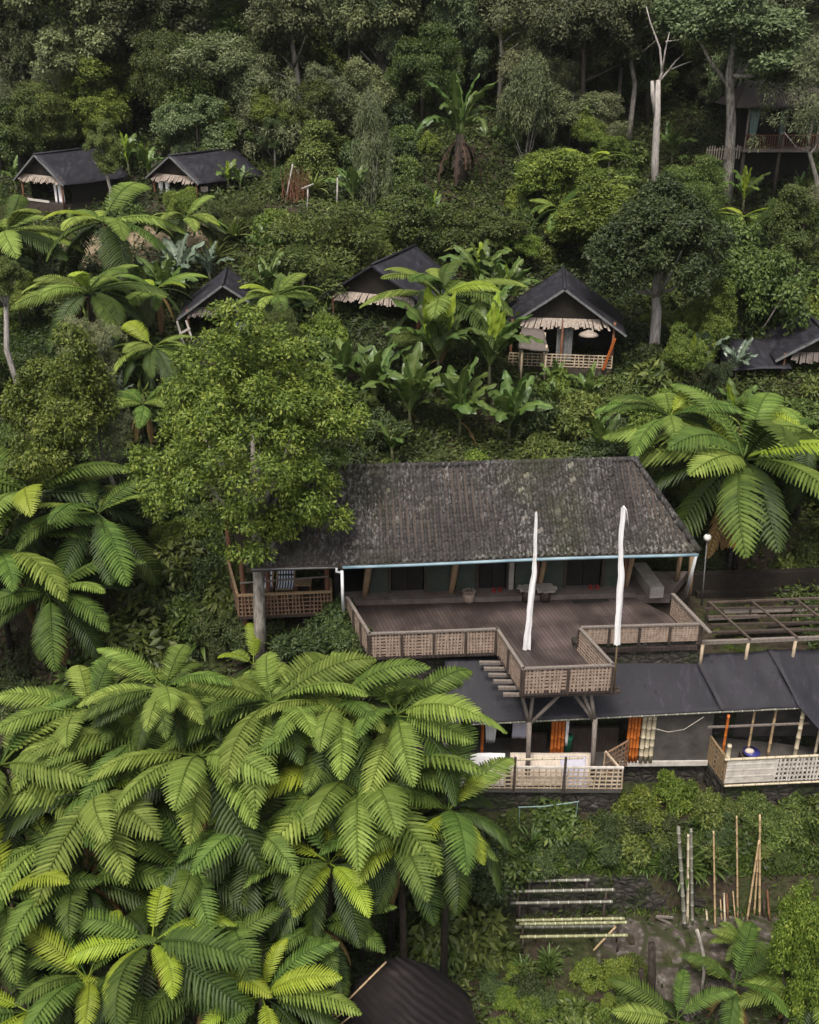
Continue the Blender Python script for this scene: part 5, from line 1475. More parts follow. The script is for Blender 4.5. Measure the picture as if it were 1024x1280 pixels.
# --- tree ferns of the foreground
FG = [(125, 992, 124, 6.5, .1, .5, .5, 'tree fern with a ring of dark hanging fronds at the left of the foreground mass'), (113, 893, 100, 6.2, .0, .25, .7, 'topmost tree fern of the left foreground with upright feathery fronds'),
      (250, 950, 124, 7.2, .0, .25, 1, 'broad pale green tree fern in the middle of the foreground mass'), (340, 878, 108, 6.2, .0, .3, .8, 'tree fern arching between the dark gully and the middle foreground crown'),
      (496, 894, 104, 7.3, .1, .25, .75, 'tall tree fern with fronds reaching up to the woven terrace railing'), (452, 975, 122, 7, .05, .4, .6, 'tree fern left of the lower terrace railing with broad layered fronds'),
      (560, 1016, 108, 6.8, .25, .62, .3, 'tree fern with bright outstretched fronds pointing at the lower railing'), (322, 1040, 112, 6.4, .15, .6, .3, 'tree fern with one bright hanging frond in the centre of the fern mass'),
      (190, 1180, 118, 6, .3, .75, .1, 'low foreground tree fern with a bright heart over big dark fronds'), (412, 1080, 94, 6.2, .3, .7, .2, 'tree fern with small bright yellow fronds above the dark tent roof'),
      (328, 1250, 94, 5.4, .35, .7, .1, 'tree fern at the bottom edge just left of the tent roof'), (5, 1125, 112, 6, .1, .7, .2, 'tree fern cut by the left edge at mid foreground'),
      (36, 1268, 108, 5.4, .3, .6, .2, 'tree fern filling the bottom left corner'), (2, 960, 112, 6.4, .0, .4, .7, 'tree fern cut by the left edge with long pale fronds'),
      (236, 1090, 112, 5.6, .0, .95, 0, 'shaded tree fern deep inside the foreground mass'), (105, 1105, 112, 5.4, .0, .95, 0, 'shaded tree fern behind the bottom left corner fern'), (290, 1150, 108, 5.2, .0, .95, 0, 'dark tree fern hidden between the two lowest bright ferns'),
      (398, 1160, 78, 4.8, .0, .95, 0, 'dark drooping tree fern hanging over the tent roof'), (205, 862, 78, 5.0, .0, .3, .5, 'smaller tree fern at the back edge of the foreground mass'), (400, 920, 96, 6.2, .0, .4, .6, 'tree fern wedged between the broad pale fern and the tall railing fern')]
FG += [(175, 925, 96, 6.4, 0, .35, .7, 'tree fern filling the gap between the two topmost left crowns'), (296, 905, 96, 6.6, 0, .3, .8, 'tree fern just above the broad pale green one'),
       (418, 885, 100, 6.6, 0, .3, .7, 'tree fern left of the tall one that reaches the terrace railing'), (500, 1050, 92, 6.2, .1, .75, .2, 'shaded tree fern left of the one pointing at the lower railing'),
       (60, 1055, 100, 6, .1, .7, .2, 'shaded tree fern above the bottom left corner by the left edge'), (265, 1225, 96, 5, .2, .8, .1, 'dark tree fern at the bottom edge between two bright hearted ferns'),
       (110, 1225, 96, 5.4, .15, .85, .1, 'dark tree fern right of the bottom left corner fern')]
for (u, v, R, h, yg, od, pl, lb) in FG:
    fern(u, v, R * 1.02, h, lb, nf=25, group='tree ferns of the foreground', young=yg * 1.3, old_shaded=od, pale=pl)  # lower crowns get more dark fronds, painting in shade from those above
# --- tree ferns elsewhere
for (u, v, R, h, lb) in ((928, 582, 132, 4.2, 'large tree fern spreading over the right end of the tiled roof'), (838, 522, 78, 4.0, 'tree fern behind the large one above the right roof end'),
      (40, 618, 112, 4.2, 'tree fern at the left edge level with the tiled roof'), (122, 642, 92, 4.0, 'tree fern with pale drooping fronds left of the big leafy tree'), (-8, 690, 110, 4.0, 'tree fern cut by the left edge beside the dark gully'),
      (62, 745, 92, 3.4, 'shaded tree fern in the dark gully left of the veranda'), (128, 278, 86, 3.0, 'wide tree fern in front of the two upper left huts'), (112, 366, 76, 3.0, 'tree fern standing on the grassy ledge at the left'),
      (8, 290, 70, 3.2, 'tree fern cut by the left edge below the upper huts'), (192, 436, 62, 2.8, 'tree fern in front of the half hidden thatch fringe hut'), (345, 372, 52, 2.6, 'small tree fern right of the half hidden thatch fringe hut'),
      (552, 372, 88, 3.2, 'tree fern covering the middle peaked hut'), (232, 275, 44, 2.2, 'small tree fern just under the hut with tied curtains'), (180, 508, 48, 2.0, 'small pale tree fern left of the big leafy tree crown'),
      (700, 262, 40, 2.0, 'little tree fern among the bright bushes right of the ragged palm'), (1015, 545, 80, 3.6, 'tree fern cut by the right edge behind the large one')):
    fern(u, v, R, h, lb, nf=26 if R > 125 else 20, group='tree ferns on the slope', old_shaded=.36, young=.1, pale=.7 if v < 450 else .35)
for (u, v, R, h, lb) in ((918, 1232, 78, 1.0, 'low fern at the lower right beside the crooked stick'), (845, 1280, 74, 1.0, 'low fern at the bottom edge under the black stumps'), (1018, 1250, 82, 1.6, 'low fern cut by the bottom right corner'), (930, 1180, 36, .7, 'soft low fern at the feet of the leaning bamboo')):
    fern(u, v, R, h, lb, nf=13, group='low ferns of the yard', old_shaded=.1, young=0, pale=.6)
fern(318, 848, 60, 1.6, 'slim upright fern in the dark gully below the veranda', nf=7, young=1, old_shaded=.1, group='tree ferns on the slope')

# --- named trees
tree(312, 390, 700, 310, 29.2, 'hero', 'big leafy bright green tree with pale trunk in front of the left veranda', 'bark_pale', tr=.19, bu=326, limbs=9, yaw=0.0, unit_s=True)
tree(70, 402, 610, 175, 33.5, 'bright0', 'rounded mid green tree at the left edge below the grassy ledge', 'bark', tr=.14)
tree(125, 470, 610, 100, 34.5, 'feather0', 'loose grey green tree between the left edge tree and the big leafy one', 'bark_pale', tr=.09)
tree(824, 230, 404, 178, 46, 'round0', 'round crowned dark green tree with a white trunk right of the railing hut', 'bark_dead', tr=.24, bu=817, limbs=6)
tree(945, 262, 480, 170, 48, 'broad1', 'broad tree mass right of the round crowned tree', 'bark_pale', tr=.15, bu=897)
tree(1005, 232, 330, 90, 52, 'broad0', 'mid green tree at the right edge below the balcony house', 'bark', tr=.14)
tree(1000, 1092, 1310, 112, 19.6, 'bright1', 'leafy bright green bush tree at the lower right edge', 'bark', tr=.09)
tree(692, 172, 300, 145, 59, 'bright1', 'bright green rounded tree right of the ragged palm', 'bark', tr=.14)
tree(395, 262, 420, 190, 51, 'fine0', 'feathery layered tree behind the half hidden fringe hut', 'bark_pale', tr=.13)
tree(525, 222, 335, 120, 56, 'broad1', 'rounded tree with pale yellow top below the ragged palm', 'bark', tr=.14)
tree(610, 262, 350, 125, 54, 'broad2', 'rounded tree above the middle peaked hut', 'bark', tr=.14)
tree(465, 112, 300, 60, 60, 'column0', 'slender pale column tree left of the ragged palm', 'bark_pale', tr=.07)
tree(340, 95, 235, 100, 66, 'feather1', 'pale feathery tree above and right of the upper huts', 'bark_pale', tr=.12)
tree(410, 150, 262, 110, 64, 'broad0', 'bushy tree between the pale feathery tree and the column tree', 'bark', tr=.12)
tree(20, 108, 215, 80, 67, 'broad2', 'green round tree behind the leftmost upper hut', 'bark', tr=.14)
tree(128, 150, 222, 54, 59.5, 'broad0', 'small round tree with pale trunk between the two upper huts', 'bark_pale', tr=.1)
tree(1016, 60, 218, 140, 60, 'feather0', 'pale leafy tree hanging over the balcony house roof', 'bark_pale', tr=.13, bu=1030)
tree(918, -50, 136, 235, 63.5, 'far1', 'spreading tree on a leaning pale trunk left of the balcony house', 'bark_pale', tr=.3, bu=909, limbs=4)
tree(760, 205, 330, 165, 54, 'bright0', 'bright shaggy tree at the foot of the dead white trunk', 'bark', tr=.12)
tree(5, 318, 380, 62, 41, 'broad2', 'small crowned tree with a white trunk at the left edge', 'bark_dead', tr=.12)
tree(662, 40, 255, 74, 66, 'flat1', 'thin tall tree with layered leaves right of the ragged palm', 'bark_pale', tr=.13)
tree(478, -60, 120, 150, 72, 'far1', 'tall forest tree with a long pale trunk behind the column tree', 'bark_pale', tr=.26, bu=488)
tree(790, -50, 100, 150, 70, 'far2', 'tall forest tree with a thin pale trunk left of the dead trunk', 'bark_pale', tr=.16, bu=786)
tree(30, -25, 190, 170, 78, 'feather1', 'tall airy tree with sky gaps in the upper left corner', 'bark_pale', tr=.2)
tree(300, 245, 330, 92, 56, 'fine1', 'layered green tree just right of the bare soil bank', 'bark_pale', tr=.1)
tree(462, 262, 345, 84, 55, 'bright0', 'fresh green rounded tree behind the middle peaked hut, left of its ridge', 'bark', tr=.1)
tree(862, 200, 300, 88, 57, 'fine0', 'layered tree between the dead white trunk and the balcony house', 'bark_pale', tr=.1)
tree(652, 282, 348, 72, 53, 'bright1', 'fresh green tree just behind the ridge of the bamboo railing hut', 'bark', tr=.1)
tree(432, 330, 402, 58, 49, 'broad0', 'rounded tree left of the middle peaked hut below the layered tree', 'bark', tr=.09)
tree(885, 345, 455, 84, 45.5, 'bright0', 'fresh green tree right of the round crowned tree above the blue green plants', 'bark', tr=.1)
tree(225, 228, 300, 60, 58, 'bright1', 'small fresh green tree below the hut with tied curtains', 'bark', tr=.08)
# dead bleached trunk with bare twigs
g = hit(819, 243); t = thing('dead_tree', g, 'bleached dead trunk with a few bare branches standing in bright shrubs', 'dead tree')
Yd = g.y
mb = MB(); mb.tube([g - Vector((0, 0, .5)), PY(819, 200, Yd), PY(821.5, 150, Yd), PY(823, 100, Yd)], [.24, .22, .2, .13], 10); build('trunk', mb, 'bark_dead', t, True)
mb = MB(); mb.tube([PY(820, 150, Yd), PY(816, 118, Yd), PY(815.5, 101, Yd)], [.12, .13, .1], 7); build('broken_stub', mb, 'bark_dead', t, True)
for pts, r in ((((824, 102), (828, 90), (825, 60), (813, 28), (808, 8)), .09), (((828, 88), (832, 62), (837, 40)), .07), (((826, 100), (836, 88), (850, 82), (866, 76)), .07), (((836, 88), (845, 76), (856, 66)), .05), (((832, 52), (848, 50), (862, 44)), .045)):
    mb = MB(); n_ = len(pts); mb.tube([PY(u, v, Yd + .1 * i) for i, (u, v) in enumerate(pts)], [r * (1 - .75 * i / (n_ - 1)) for i in range(n_)], 6); build('branch', mb, 'bark_dead', t, True)
# ragged palm-like banana
g = at(575, 62.5); top = PY(575, 168, 62.5)
t = thing('ragged_palm', g, 'tall ragged banana palm with a skirt of dark dead leaves', 'palm')
tube_obj('trunk', [g - Vector((0, 0, .3)), g.lerp(top, .5), top], [.42, .36, .25], 'bark', t, 9)
rn = random.Random(5)
for i in range(13):
    me = PD['banana'][min(3, i // 3)]; o = link('leaf', me, t); k = 3.6 * rn.uniform(.8, 1.05); o.location = top - g; o.scale = (k, k * .8, k); o.rotation_euler = (rn.uniform(-.2, .2), 0, i * 2.4)
for i in range(12):
    o = link('dead_leaf', PD['rust'][0], t); k = 2.7 * rn.uniform(.6, 1.1); o.location = top - g - Vector((0, 0, .3)); o.scale = (k, k * 1.1, k); o.rotation_euler = (0, 0, i * 2.4 + .3)

# --- banana kin
for (u, v, H, kd, nl, st, yg, lb) in ((548, 450, 3.1, 'banana', 13, 1.9, 3, 'tallest banana plant with an upright bright new leaf above the tiled roof'), (612, 456, 2.9, 'banana', 13, 1.8, 3, 'banana plant with two bright new leaves right of the tallest one'),
      (512, 515, 2.7, 'banana', 12, 1.0, 0, 'banana plant with drooping dark leaves left of the tallest one'), (575, 528, 2.6, 'banana', 12, .9, 0, 'banana plant low in the clump just above the roof ridge'), (636, 535, 2.4, 'banana', 11, .8, 0, 'banana plant at the right foot of the clump above the roof'),
      (470, 498, 2.5, 'banana', 11, .9, 0, 'banana plant at the left of the clump beside the big leafy tree'), (428, 482, 2.2, 'banana', 11, .7, 0, 'broad leaved plant between the big leafy tree and the banana clump'), (490, 565, 1.4, 'banana', 7, .5, 0, 'small broad leaved plant on the left end of the roof ridge'),
      (160, 205, 2.0, 'banana', 9, 1.0, 3, 'bright banana plant between the two upper left huts'), (185, 215, 1.7, 'banana', 8, .8, 2, 'bright banana plant touching the hut with tied curtains'), (930, 250, 2.3, 'banana', 8, 1.0, 3, 'pale banana plant with stiff upright leaves under the balcony house'),
      (600, 356, 2.5, 'banana', 13, .9, 1, 'banana plant between the middle hut and the railing hut'), (632, 382, 2.3, 'banana', 12, .8, 1, 'banana plant leaning over the left eave of the railing hut'), (648, 430, 1.6, 'banana', 9, .6, 1, 'banana plant beside the small thatched porch roof'), (612, 402, 2.3, 'banana', 12, .8, 0, 'banana plant between the tree fern and the railing hut'),
      (225, 352, 2.3, 'blue', 11, .6, 0, 'blue green broad leaved plant behind the half hidden fringe hut'), (262, 345, 1.7, 'blue', 8, .6, 0, 'blue green broad leaved plant touching the roof of the half hidden hut'), (205, 372, 2.2, 'banana', 12, .5, 0, 'dark broad leaved plant left of the half hidden hut'),
      (130, 455, 1.7, 'blue', 9, .5, 0, 'blue green broad leaved plant beside the rounded left edge tree'), (150, 505, 1.3, 'blue', 7, .4, 0, 'small blue green plant left of the big leafy crown'), (735, 500, 1.5, 'banana', 8, .6, 0, 'broad leaved plant on the bank below the railing hut'), (745, 545, 1.3, 'banana', 8, .4, 0, 'broad leaved plant beside the right end of the ridge'), (690, 505, 1.3, 'banana', 7, .5, 0, 'broad leaved plant on the bank right of the banana clump'),
      (880, 455, 1.7, 'blue', 9, .7, 0, 'blue green broad leaved plant right of the white trunk'), (850, 440, 1.5, 'banana', 8, .6, 0, 'broad leaved plant at the foot of the white trunk'), (920, 465, 1.5, 'blue', 8, .5, 0, 'blue green plant below the low right hut roof'), (1000, 255, 1.9, 'banana', 8, .8, 0, 'broad leaved plant at the right edge under the balcony house'),
      (255, 155, 2.4, 'banana', 9, 1.2, 0, 'dark banana plant behind the hut with tied curtains'), (290, 150, 2.5, 'banana', 9, 1.4, 0, 'dark banana plant at the forest edge above the tied curtain hut'), (20, 232, 1.6, 'banana', 8, .6, 0, 'broad leaved plant left of the leftmost hut'), (285, 228, 1.5, 'banana', 8, .7, 2, 'bright broad leaved plant on the right corner of the tied curtain hut'), (300, 232, 1.3, 'banana', 7, .5, 0, 'broad leaved plant right of the tied curtain hut'),
      (110, 215, 1.3, 'banana', 7, .6, 1, 'broad leaved plant on the right corner of the leftmost hut'), (840, 195, 2.0, 'banana', 8, .9, 0, 'dark broad leaved plant right of the dead trunk'), (690, 480, 1.2, 'banana', 7, .4, 0, 'broad leaved plant directly under the bamboo railing hut'), (588, 430, 2.3, 'banana', 11, .9, 0, 'banana plant between the tallest one and the tree fern'), (220, 740, 1.4, 'banana', 7, .5, 0, 'dark broad leaved plant in the gully left of the veranda')):
    o = banana(u, v, H, kd, lb, nl, st, young=yg, dead=1 if u in (512, 575, 548) else 0, cat='banana plant' if 'banana' in lb else 'leafy plant', name='banana_plant' if 'banana' in lb else 'broadleaf_plant', group='banana plants on the slope' if 'banana' in lb else 'broad leaved plants on the slope')
for (u, v, s_, kd, lb) in ((392, 232, 1.3, 'pale', 'yellow tufted plant beside the bare reddish bush at the hut level'), (268, 318, 1.3, 'pale', 'yellow tufted plant above the half hidden fringe hut'), (292, 290, 1.3, 'pale', 'pale tufted plant on the bare bank right of the wide tree fern'), (860, 1080, 1.0, 'green', 'dark strappy plant behind the grey bamboo poles'),
      (885, 1075, .9, 'green', 'strappy plant behind the thin lone pole'), (170, 262, .9, 'green', 'spiky plant under the wide tree fern'), (250, 790, 1.2, 'green', 'strappy plant in the gully left of the veranda posts'), (400, 800, 1.3, 'grass', 'grassy tuft under the veranda railing'), (365, 805, 1.3, 'grass', 'grassy tuft right of the pale trunk foot'), (430, 815, 1.2, 'grass', 'grassy tuft at the left corner of the plank terrace'), (835, 1075, .9, 'grass', 'grassy tuft on the bank left of the grey poles')):
    g = hit(u, v, s_ * .5); o = link('tufted_plant', SPK[kd]); o.location = g + Vector((0, 0, .05 if kd != 'pale' else .35)); o.scale = (s_, s_, s_); o.rotation_euler = (0, 0, u); tag(o, lb, 'tufted plant', 'tufted plants on the slope')
PB = [hit(u, v) for u, v in ((85, 322), (262, 322), (262, 288), (85, 288))]
xs = np.linspace(min(q.x for q in PB), max(q.x for q in PB), 30); ys = np.linspace(min(q.y for q in PB), max(q.y for q in PB), 14); XX, YY = np.meshgrid(xs, ys)
ZZ = terrain(XX, YY) + .03 + .32 * np.sin((YY - ys[0]) / (ys[-1] - ys[0]) * PI) * np.sin((XX - xs[0]) / (xs[-1] - xs[0]) * PI) + .03 * np.sin(XX * 5) * np.sin(YY * 4)
id_ = np.arange(420).reshape(14, 30); structure(link('bare_soil', np_mesh('bare_soil', np.stack([XX, YY, ZZ], -1).reshape(-1, 3), np.stack([id_[:-1, :-1], id_[:-1, 1:], id_[1:, 1:], id_[1:, :-1]], -1).reshape(-1, 4), np.full(420, .5), M['bare'], True)), 'bare tan soil bank behind the wide tree fern')
for q in ((PB[0] + PB[1] + PB[2] + PB[3]) / 4,):
    PLANTED.append((q.x, q.y, 2.5))
# bare reddish bush and pale stakes on the slope
g = hit(372, 252); t = thing('bare_bush', g, 'dry reddish bush beside the yellow tufted plant at the hut level', 'bush'); mb = MB(); rn = random.Random(2)
for i in range(70):
    a = rn.uniform(0, 6.28); q = g + Vector((math.cos(a) * .9 * rn.random(), math.sin(a) * .5, 0)); mb.tube([q, q + Vector((rn.uniform(-.4, .4), 0, rn.uniform(.8, 1.9)))], [.03, .008], 4)
build('twigs', mb, 'wood_red', t)
for (u0, v0, u1, v1, lb) in ((356, 255, 366, 205, 'thin leaning pale stake left of the dry reddish bush'), (421, 265, 422, 222, 'short upright pale stake right of the yellow tufted plant'), (384, 268, 385, 232, 'pale stake with a crossbar beside the yellow tufted plant')):
    p = hit(u0, v0); q = PY(u1, v1, p.y); mb = MB(); mb.tube([p - Vector((0, 0, .2)), q], [.055, .04], 7); 
    if 'crossbar' in lb: mb.bar(PY(377, 236, p.y - .05), PY(392, 230, p.y - .05), .08)
    o = build('garden_stake', mb, 'bark_dead', None, True); tag(o, lb, 'stake', 'pale stakes on the slope')

# --- filler plants: jittered scatter, labelled by what they stand next to
KEEP = [(20, 185, 130, 258), (185, 185, 300, 252), (232, 345, 305, 428), (445, 325, 560, 405), (636, 325, 785, 462), (925, 405, 1030, 462), (885, 130, 985, 225), (805, 95, 868, 238), (552, 150, 602, 238), (372, 215, 412, 262), (245, 300, 312, 350), (90, 290, 262, 322),
        (290, 575, 1030, 985), (560, 900, 1030, 985), (455, 575, 1030, 830), (635, 1092, 800, 1185), (835, 1018, 985, 1165), (790, 1150, 890, 1250), (430, 1190, 590, 1280), (700, 1180, 890, 1215)]
LM = [('the tiled roof', 640, 600), ('the leftmost upper hut', 68, 220), ('the hut with tied curtains', 238, 218), ('the half hidden fringe hut', 270, 385), ('the middle peaked hut', 500, 350), ('the bamboo railing hut', 708, 395), ('the dead white trunk', 821, 165),
      ('the globe lamp', 884, 690), ('the banana clump', 560, 500), ('the balcony house', 955, 165), ('the leaning bamboo poles', 905, 1090), ('the bamboo racks', 710, 1140), ('the round crowned tree', 820, 310), ('the big leafy tree', 310, 540), ('the ragged palm', 575, 165), ('the column tree', 465, 200),
      ('the left veranda', 350, 750), ('the low right hut roof', 985, 435), ('the dark tent roof', 505, 1240), ('the wide tree fern', 130, 280), ('the feathery layered tree', 395, 330), ('the pale feathery tree', 340, 160), ('the lower right balcony', 960, 960), ('the lower railing', 690, 970), ('the grassy ledge', 60, 400),
      ('the large tree fern', 930, 600), ('the crooked stick', 876, 1200), ('the upper left corner', 40, 30), ('the upper right corner', 985, 30), ('the top centre', 520, 20)]
FILL = []
BUSH = {'mound': 'shrub', 'moundb': 'bush', 'moundd': 'leafy_shrub', 'big': 'leafy_plant'}
ORD = ['nearest', 'second', 'third', 'fourth', 'fifth', 'sixth', 'seventh', 'eighth', 'ninth', 'tenth', 'eleventh', 'twelfth', 'thirteenth', 'fourteenth', 'fifteenth']
def sides(u, v, lu, lv):
    du, dv = u - lu, v - lv
    return ('right of' if du > 0 else 'left of') if abs(du) > abs(dv) else ('below' if dv > 0 else 'above')
def label_fill():
    seen = {}
    for o, look, cat, grp, u, v in FILL:
        k = min(LM, key=lambda l: (l[1] - u) ** 2 + (l[2] - v) ** 2)
        seen.setdefault((look, cat, k[0], sides(u, v, k[1], k[2])), []).append((math.hypot(u - k[1], v - k[2]), o, grp))
    for (look, cat, nm, sd), lst in seen.items():
        lst.sort(key=lambda a: a[0])
        for i, (_, o, grp) in enumerate(lst):
            if len(lst) == 1:
                lb = '%s %s just %s %s' % (look, cat, sd, nm)
            else:
                lb = '%s %s, %s one counting out %s %s' % (look, cat, ORD[min(i, 14)] if i else 'nearest', sd, nm)
            tag(o, lb, cat, grp)
def in_keep(u, v, mu=0, mv=0):
    return any(a - mu < u < c + mu and b - mv < v < d + mv for a, b, c, d in KEEP)
fr_ = random.Random(99)
# forest at the top: rows of tall trees
for row, (Y, step, hgt) in enumerate(((70, 4.6, 9), (76, 4.6, 11), (83, 5.0, 13), (91, 5.4, 14), (100, 6.0, 15), (112, 6.5, 16), (128, 8, 17))):
    xm = (Y * .95) * .46
    x = -xm
    while x < xm:
        X = x + fr_.uniform(-1.2, 1.2); YY_ = Y + fr_.uniform(-2.2, 2.2); x += step
        g = Vector((X, YY_, T(X, YY_))); h = hgt * fr_.uniform(.75, 1.2); u, v = proj(g + Vector((0, 0, h * .6)))
        if u < -60 or u > 1085 or (u < 130 and row > 3) or (u < 110 and fr_.random() < .4):
            continue
        if in_keep(u, v, 8, 20) and row < 2 or (860 < u < 1000 and row == 0):
            continue
        kd = fr_.choice(('far0', 'far1', 'far2', 'far0', 'far1', 'far2', 'flat0', 'feather0' if fr_.random() < .5 else 'far1', 'fine1'))
        r = h * fr_.uniform(.27, .4)
        t = thing('forest_tree', g); tr = h * .016
        mb = MB(); c = Vector((X + fr_.uniform(-.5, .5), YY_, g.z + h * .68)); mb.tube([g - Vector((0, 0, .4)), g.lerp(c, .55) + Vector((fr_.uniform(-.3, .3), 0, 0)), c, c + Vector((0, 0, h * .25))], [tr * 1.3, tr, tr * .8, tr * .2], 7)
        for i in range(5):
            a = fr_.uniform(0, 6.28); s = g.lerp(c, fr_.uniform(.5, .95)); mb.tube([s, s + Vector((math.cos(a) * r * .75, math.sin(a) * r * .6, h * fr_.uniform(.08, .2)))], [tr * .5, tr * .12], 5)
        bk = fr_.choice(('bark', 'bark', 'bark_pale')); build('trunk', mb, bk, t, True)
        o = link('crown', CR[kd], t); o.location = c - g; o.scale = (r, r, h * .36); o.rotation_euler = (0, 0, fr_.uniform(0, 6.28))
        look = {'far': 'tall dusky green', 'dar': 'tall very dark', 'fla': 'tall flat topped', 'fea': 'tall pale feathery', 'fin': 'tall fine leaved'}[kd[:3]]
        FILL.append((t, look, 'forest tree', 'forest trees at the top of the slope', u, v)); PLANTED.append((X, YY_, r * .3))
# understory trees, crowns nearly down to the ground
for k in range(420):
    YY_ = fr_.uniform(64, 104); X = fr_.uniform(-1, 1) * YY_ * .43
    g = Vector((X, YY_, T(X, YY_))); h = fr_.uniform(3.2, 6.5); u, v = proj(g + Vector((0, 0, h * .5))); r = h * fr_.uniform(.38, .55); pr = r * F / depth(g); ut, vt = proj(g + Vector((0, 0, h)))
    if u < -40 or u > 1060 or (u < 90 and YY_ > 84) or any(a - pr * .8 < u < c_ + pr * .8 and vt < d and v > b - 6 for a, b, c_, d in KEEP[:12]) and YY_ < 72 or (540 < u < 615 and YY_ < 68) or not all((X - a) ** 2 + (YY_ - b) ** 2 > 1.6 for a, b, _ in PLANTED):
        continue
    kd = fr_.choice(('far0', 'far1', 'far2', 'broad0', 'broad1', 'feather0', 'fine0', 'bright1'))
    t = thing('understory_tree', g); c = g + Vector((0, 0, h * .52)); mb = MB(); mb.tube([g - Vector((0, 0, .3)), c, c + Vector((.1, 0, h * .3))], [.12, .08, .02], 6); build('trunk', mb, 'bark', t, True)
    o = link('crown', CR[kd], t); o.location = c - g; o.scale = (r, r, h * .5); o.rotation_euler = (0, 0, fr_.uniform(0, 6.28))
    look = {'far': 'low dusky', 'bro': 'low round crowned', 'fea': 'low pale feathery', 'fin': 'low layered', 'bri': 'low bright green'}[kd[:3]]
    FILL.append((t, look, 'understory tree', 'understory trees of the forest', u, v)); PLANTED.append((X, YY_, r * .3))
# middle storey: tall slim trees that close the forest wall
for k in range(130):
    YY_ = fr_.uniform(67, 96); X = fr_.uniform(-1, 1) * YY_ * .43
    g = Vector((X, YY_, T(X, YY_))); h = fr_.uniform(6.5, 10.5); u, v = proj(g + Vector((0, 0, h * .6))); r = h * fr_.uniform(.22, .32); pr = r * F / depth(g); ut, vt = proj(g + Vector((0, 0, h)))
    if u < -40 or u > 1060 or (u < 90 and YY_ > 80) or any(a - pr * .8 < u < c_ + pr * .8 and vt < d and v > b - 30 for a, b, c_, d in KEEP[:9]) and YY_ < 71 or (545 < u < 605 and YY_ < 70) or (860 < u and YY_ < 70) or not all((X - a) ** 2 + (YY_ - b) ** 2 > 1.6 for a, b, _ in PLANTED):
        continue
    kd = fr_.choice(('far0', 'far1', 'far2', 'far0', 'broad2', 'feather0', 'column1', 'dark1', 'fine1'))
    t = thing('midstorey_tree', g); c = g + Vector((fr_.uniform(-.3, .3), 0, h * .58)); mb = MB(); mb.tube([g - Vector((0, 0, .3)), g.lerp(c, .5) + Vector((fr_.uniform(-.15, .15), 0, 0)), c, c + Vector((.1, 0, h * .3))], [.14, .11, .08, .02], 6); build('trunk', mb, fr_.choice(('bark', 'bark_pale')), t, True)
    o = link('crown', CR[kd], t); o.location = c - g; o.scale = (r, r, h * .42); o.rotation_euler = (0, 0, fr_.uniform(0, 6.28))
    look = {'far': 'slim dusky', 'bro': 'slim round crowned', 'fea': 'slim pale feathery', 'fin': 'slim layered', 'col': 'narrow grey green', 'dar': 'slim dark'}[kd[:3]]
    FILL.append((t, look, 'midstorey tree', 'middle storey trees of the forest', u, v)); PLANTED.append((X, YY_, r * .3))
# slope shrubs
def clear(x, y, r):
    return all((x - a) ** 2 + (y - b) ** 2 > (max(r, .55) * .55 + c * .5) ** 2 for a, b, c in PLANTED)
# small saplings with crowns standing between the shrubs
for k in range(190):
    X, YY_ = fr_.uniform(-32, 32), fr_.uniform(40, 68)
    g = Vector((X, YY_, T(X, YY_))); h = fr_.uniform(2.4, 5.0); u, v = proj(g); ut, vt = proj(g + Vector((0, 0, h))); r = h * fr_.uniform(.26, .42); pr = r * F / depth(g)
    if (-6 < X < 12 and YY_ < 41.5) or u < -20 or u > 1044 or any(a - pr < u < c_ + pr and vt < d and v > b for a, b, c_, d in KEEP[:12]) or not all((X - a) ** 2 + (YY_ - b) ** 2 > .8 for a, b, _ in PLANTED):
        continue
    kd = fr_.choice(('broad0', 'broad1', 'broad2', 'bright1', 'fine0', 'fine1', 'feather0', 'dark1', 'bright0')); t = thing('sapling', g)
    c = g + Vector((fr_.uniform(-.2, .2), 0, h * .68)); mb = MB(); mb.tube([g - Vector((0, 0, .2)), g.lerp(c, .5), c, c + Vector((0, 0, h * .2))], [.07, .06, .045, .01], 6); build('trunk', mb, fr_.choice(('bark', 'bark_pale')), t, True)
    o = link('crown', CR[kd], t); o.location = c - g; o.scale = (r, r, h * .36); o.rotation_euler = (0, 0, fr_.uniform(0, 6.28))
    look = {'br': 'slim round crowned', 'fi': 'slim layered', 'fe': 'slim pale feathery', 'da': 'slim dark'}[kd[:2]]
    FILL.append((t, look, 'sapling', 'saplings on the slope', u, (v + vt) / 2)); PLANTED.append((X, YY_, .6))
# loose ferns and broad leaved plants between the shrubs
for k in range(70):
    X, YY_ = fr_.uniform(-30, 32), fr_.uniform(36, 66); g = Vector((X, YY_, T(X, YY_))); u, v = proj(g + Vector((0, 0, .8)))
    if u < -20 or u > 1044 or (-6 < X < 11 and YY_ < 37.5) or any(a - 22 < u < c_ + 22 and b - 12 < v < d + 28 for a, b, c_, d in KEEP[:12]) or not all((X - a) ** 2 + (YY_ - b) ** 2 > .6 for a, b, _ in PLANTED):
        continue
    if k % 3:
        o = banana(u, v, fr_.uniform(1.2, 2.2), 'banana', None, fr_.randint(6, 10), fr_.uniform(.6, 1.3), young=fr_.choice((0, 0, 1)), name='broadleaf_plant', pos=g, group=None)
        FILL.append((o, 'loose', 'broad leaved plant', 'broad leaved plants on the slope', u, v))
    else:
        o = fern(u, v, fr_.uniform(34, 58), fr_.uniform(1.2, 2.4), None, nf=12, pos=g, group=None, pale=.6)
        FILL.append((o, 'small', 'tree fern', 'tree ferns on the slope', u, v))
Yc = 33.8
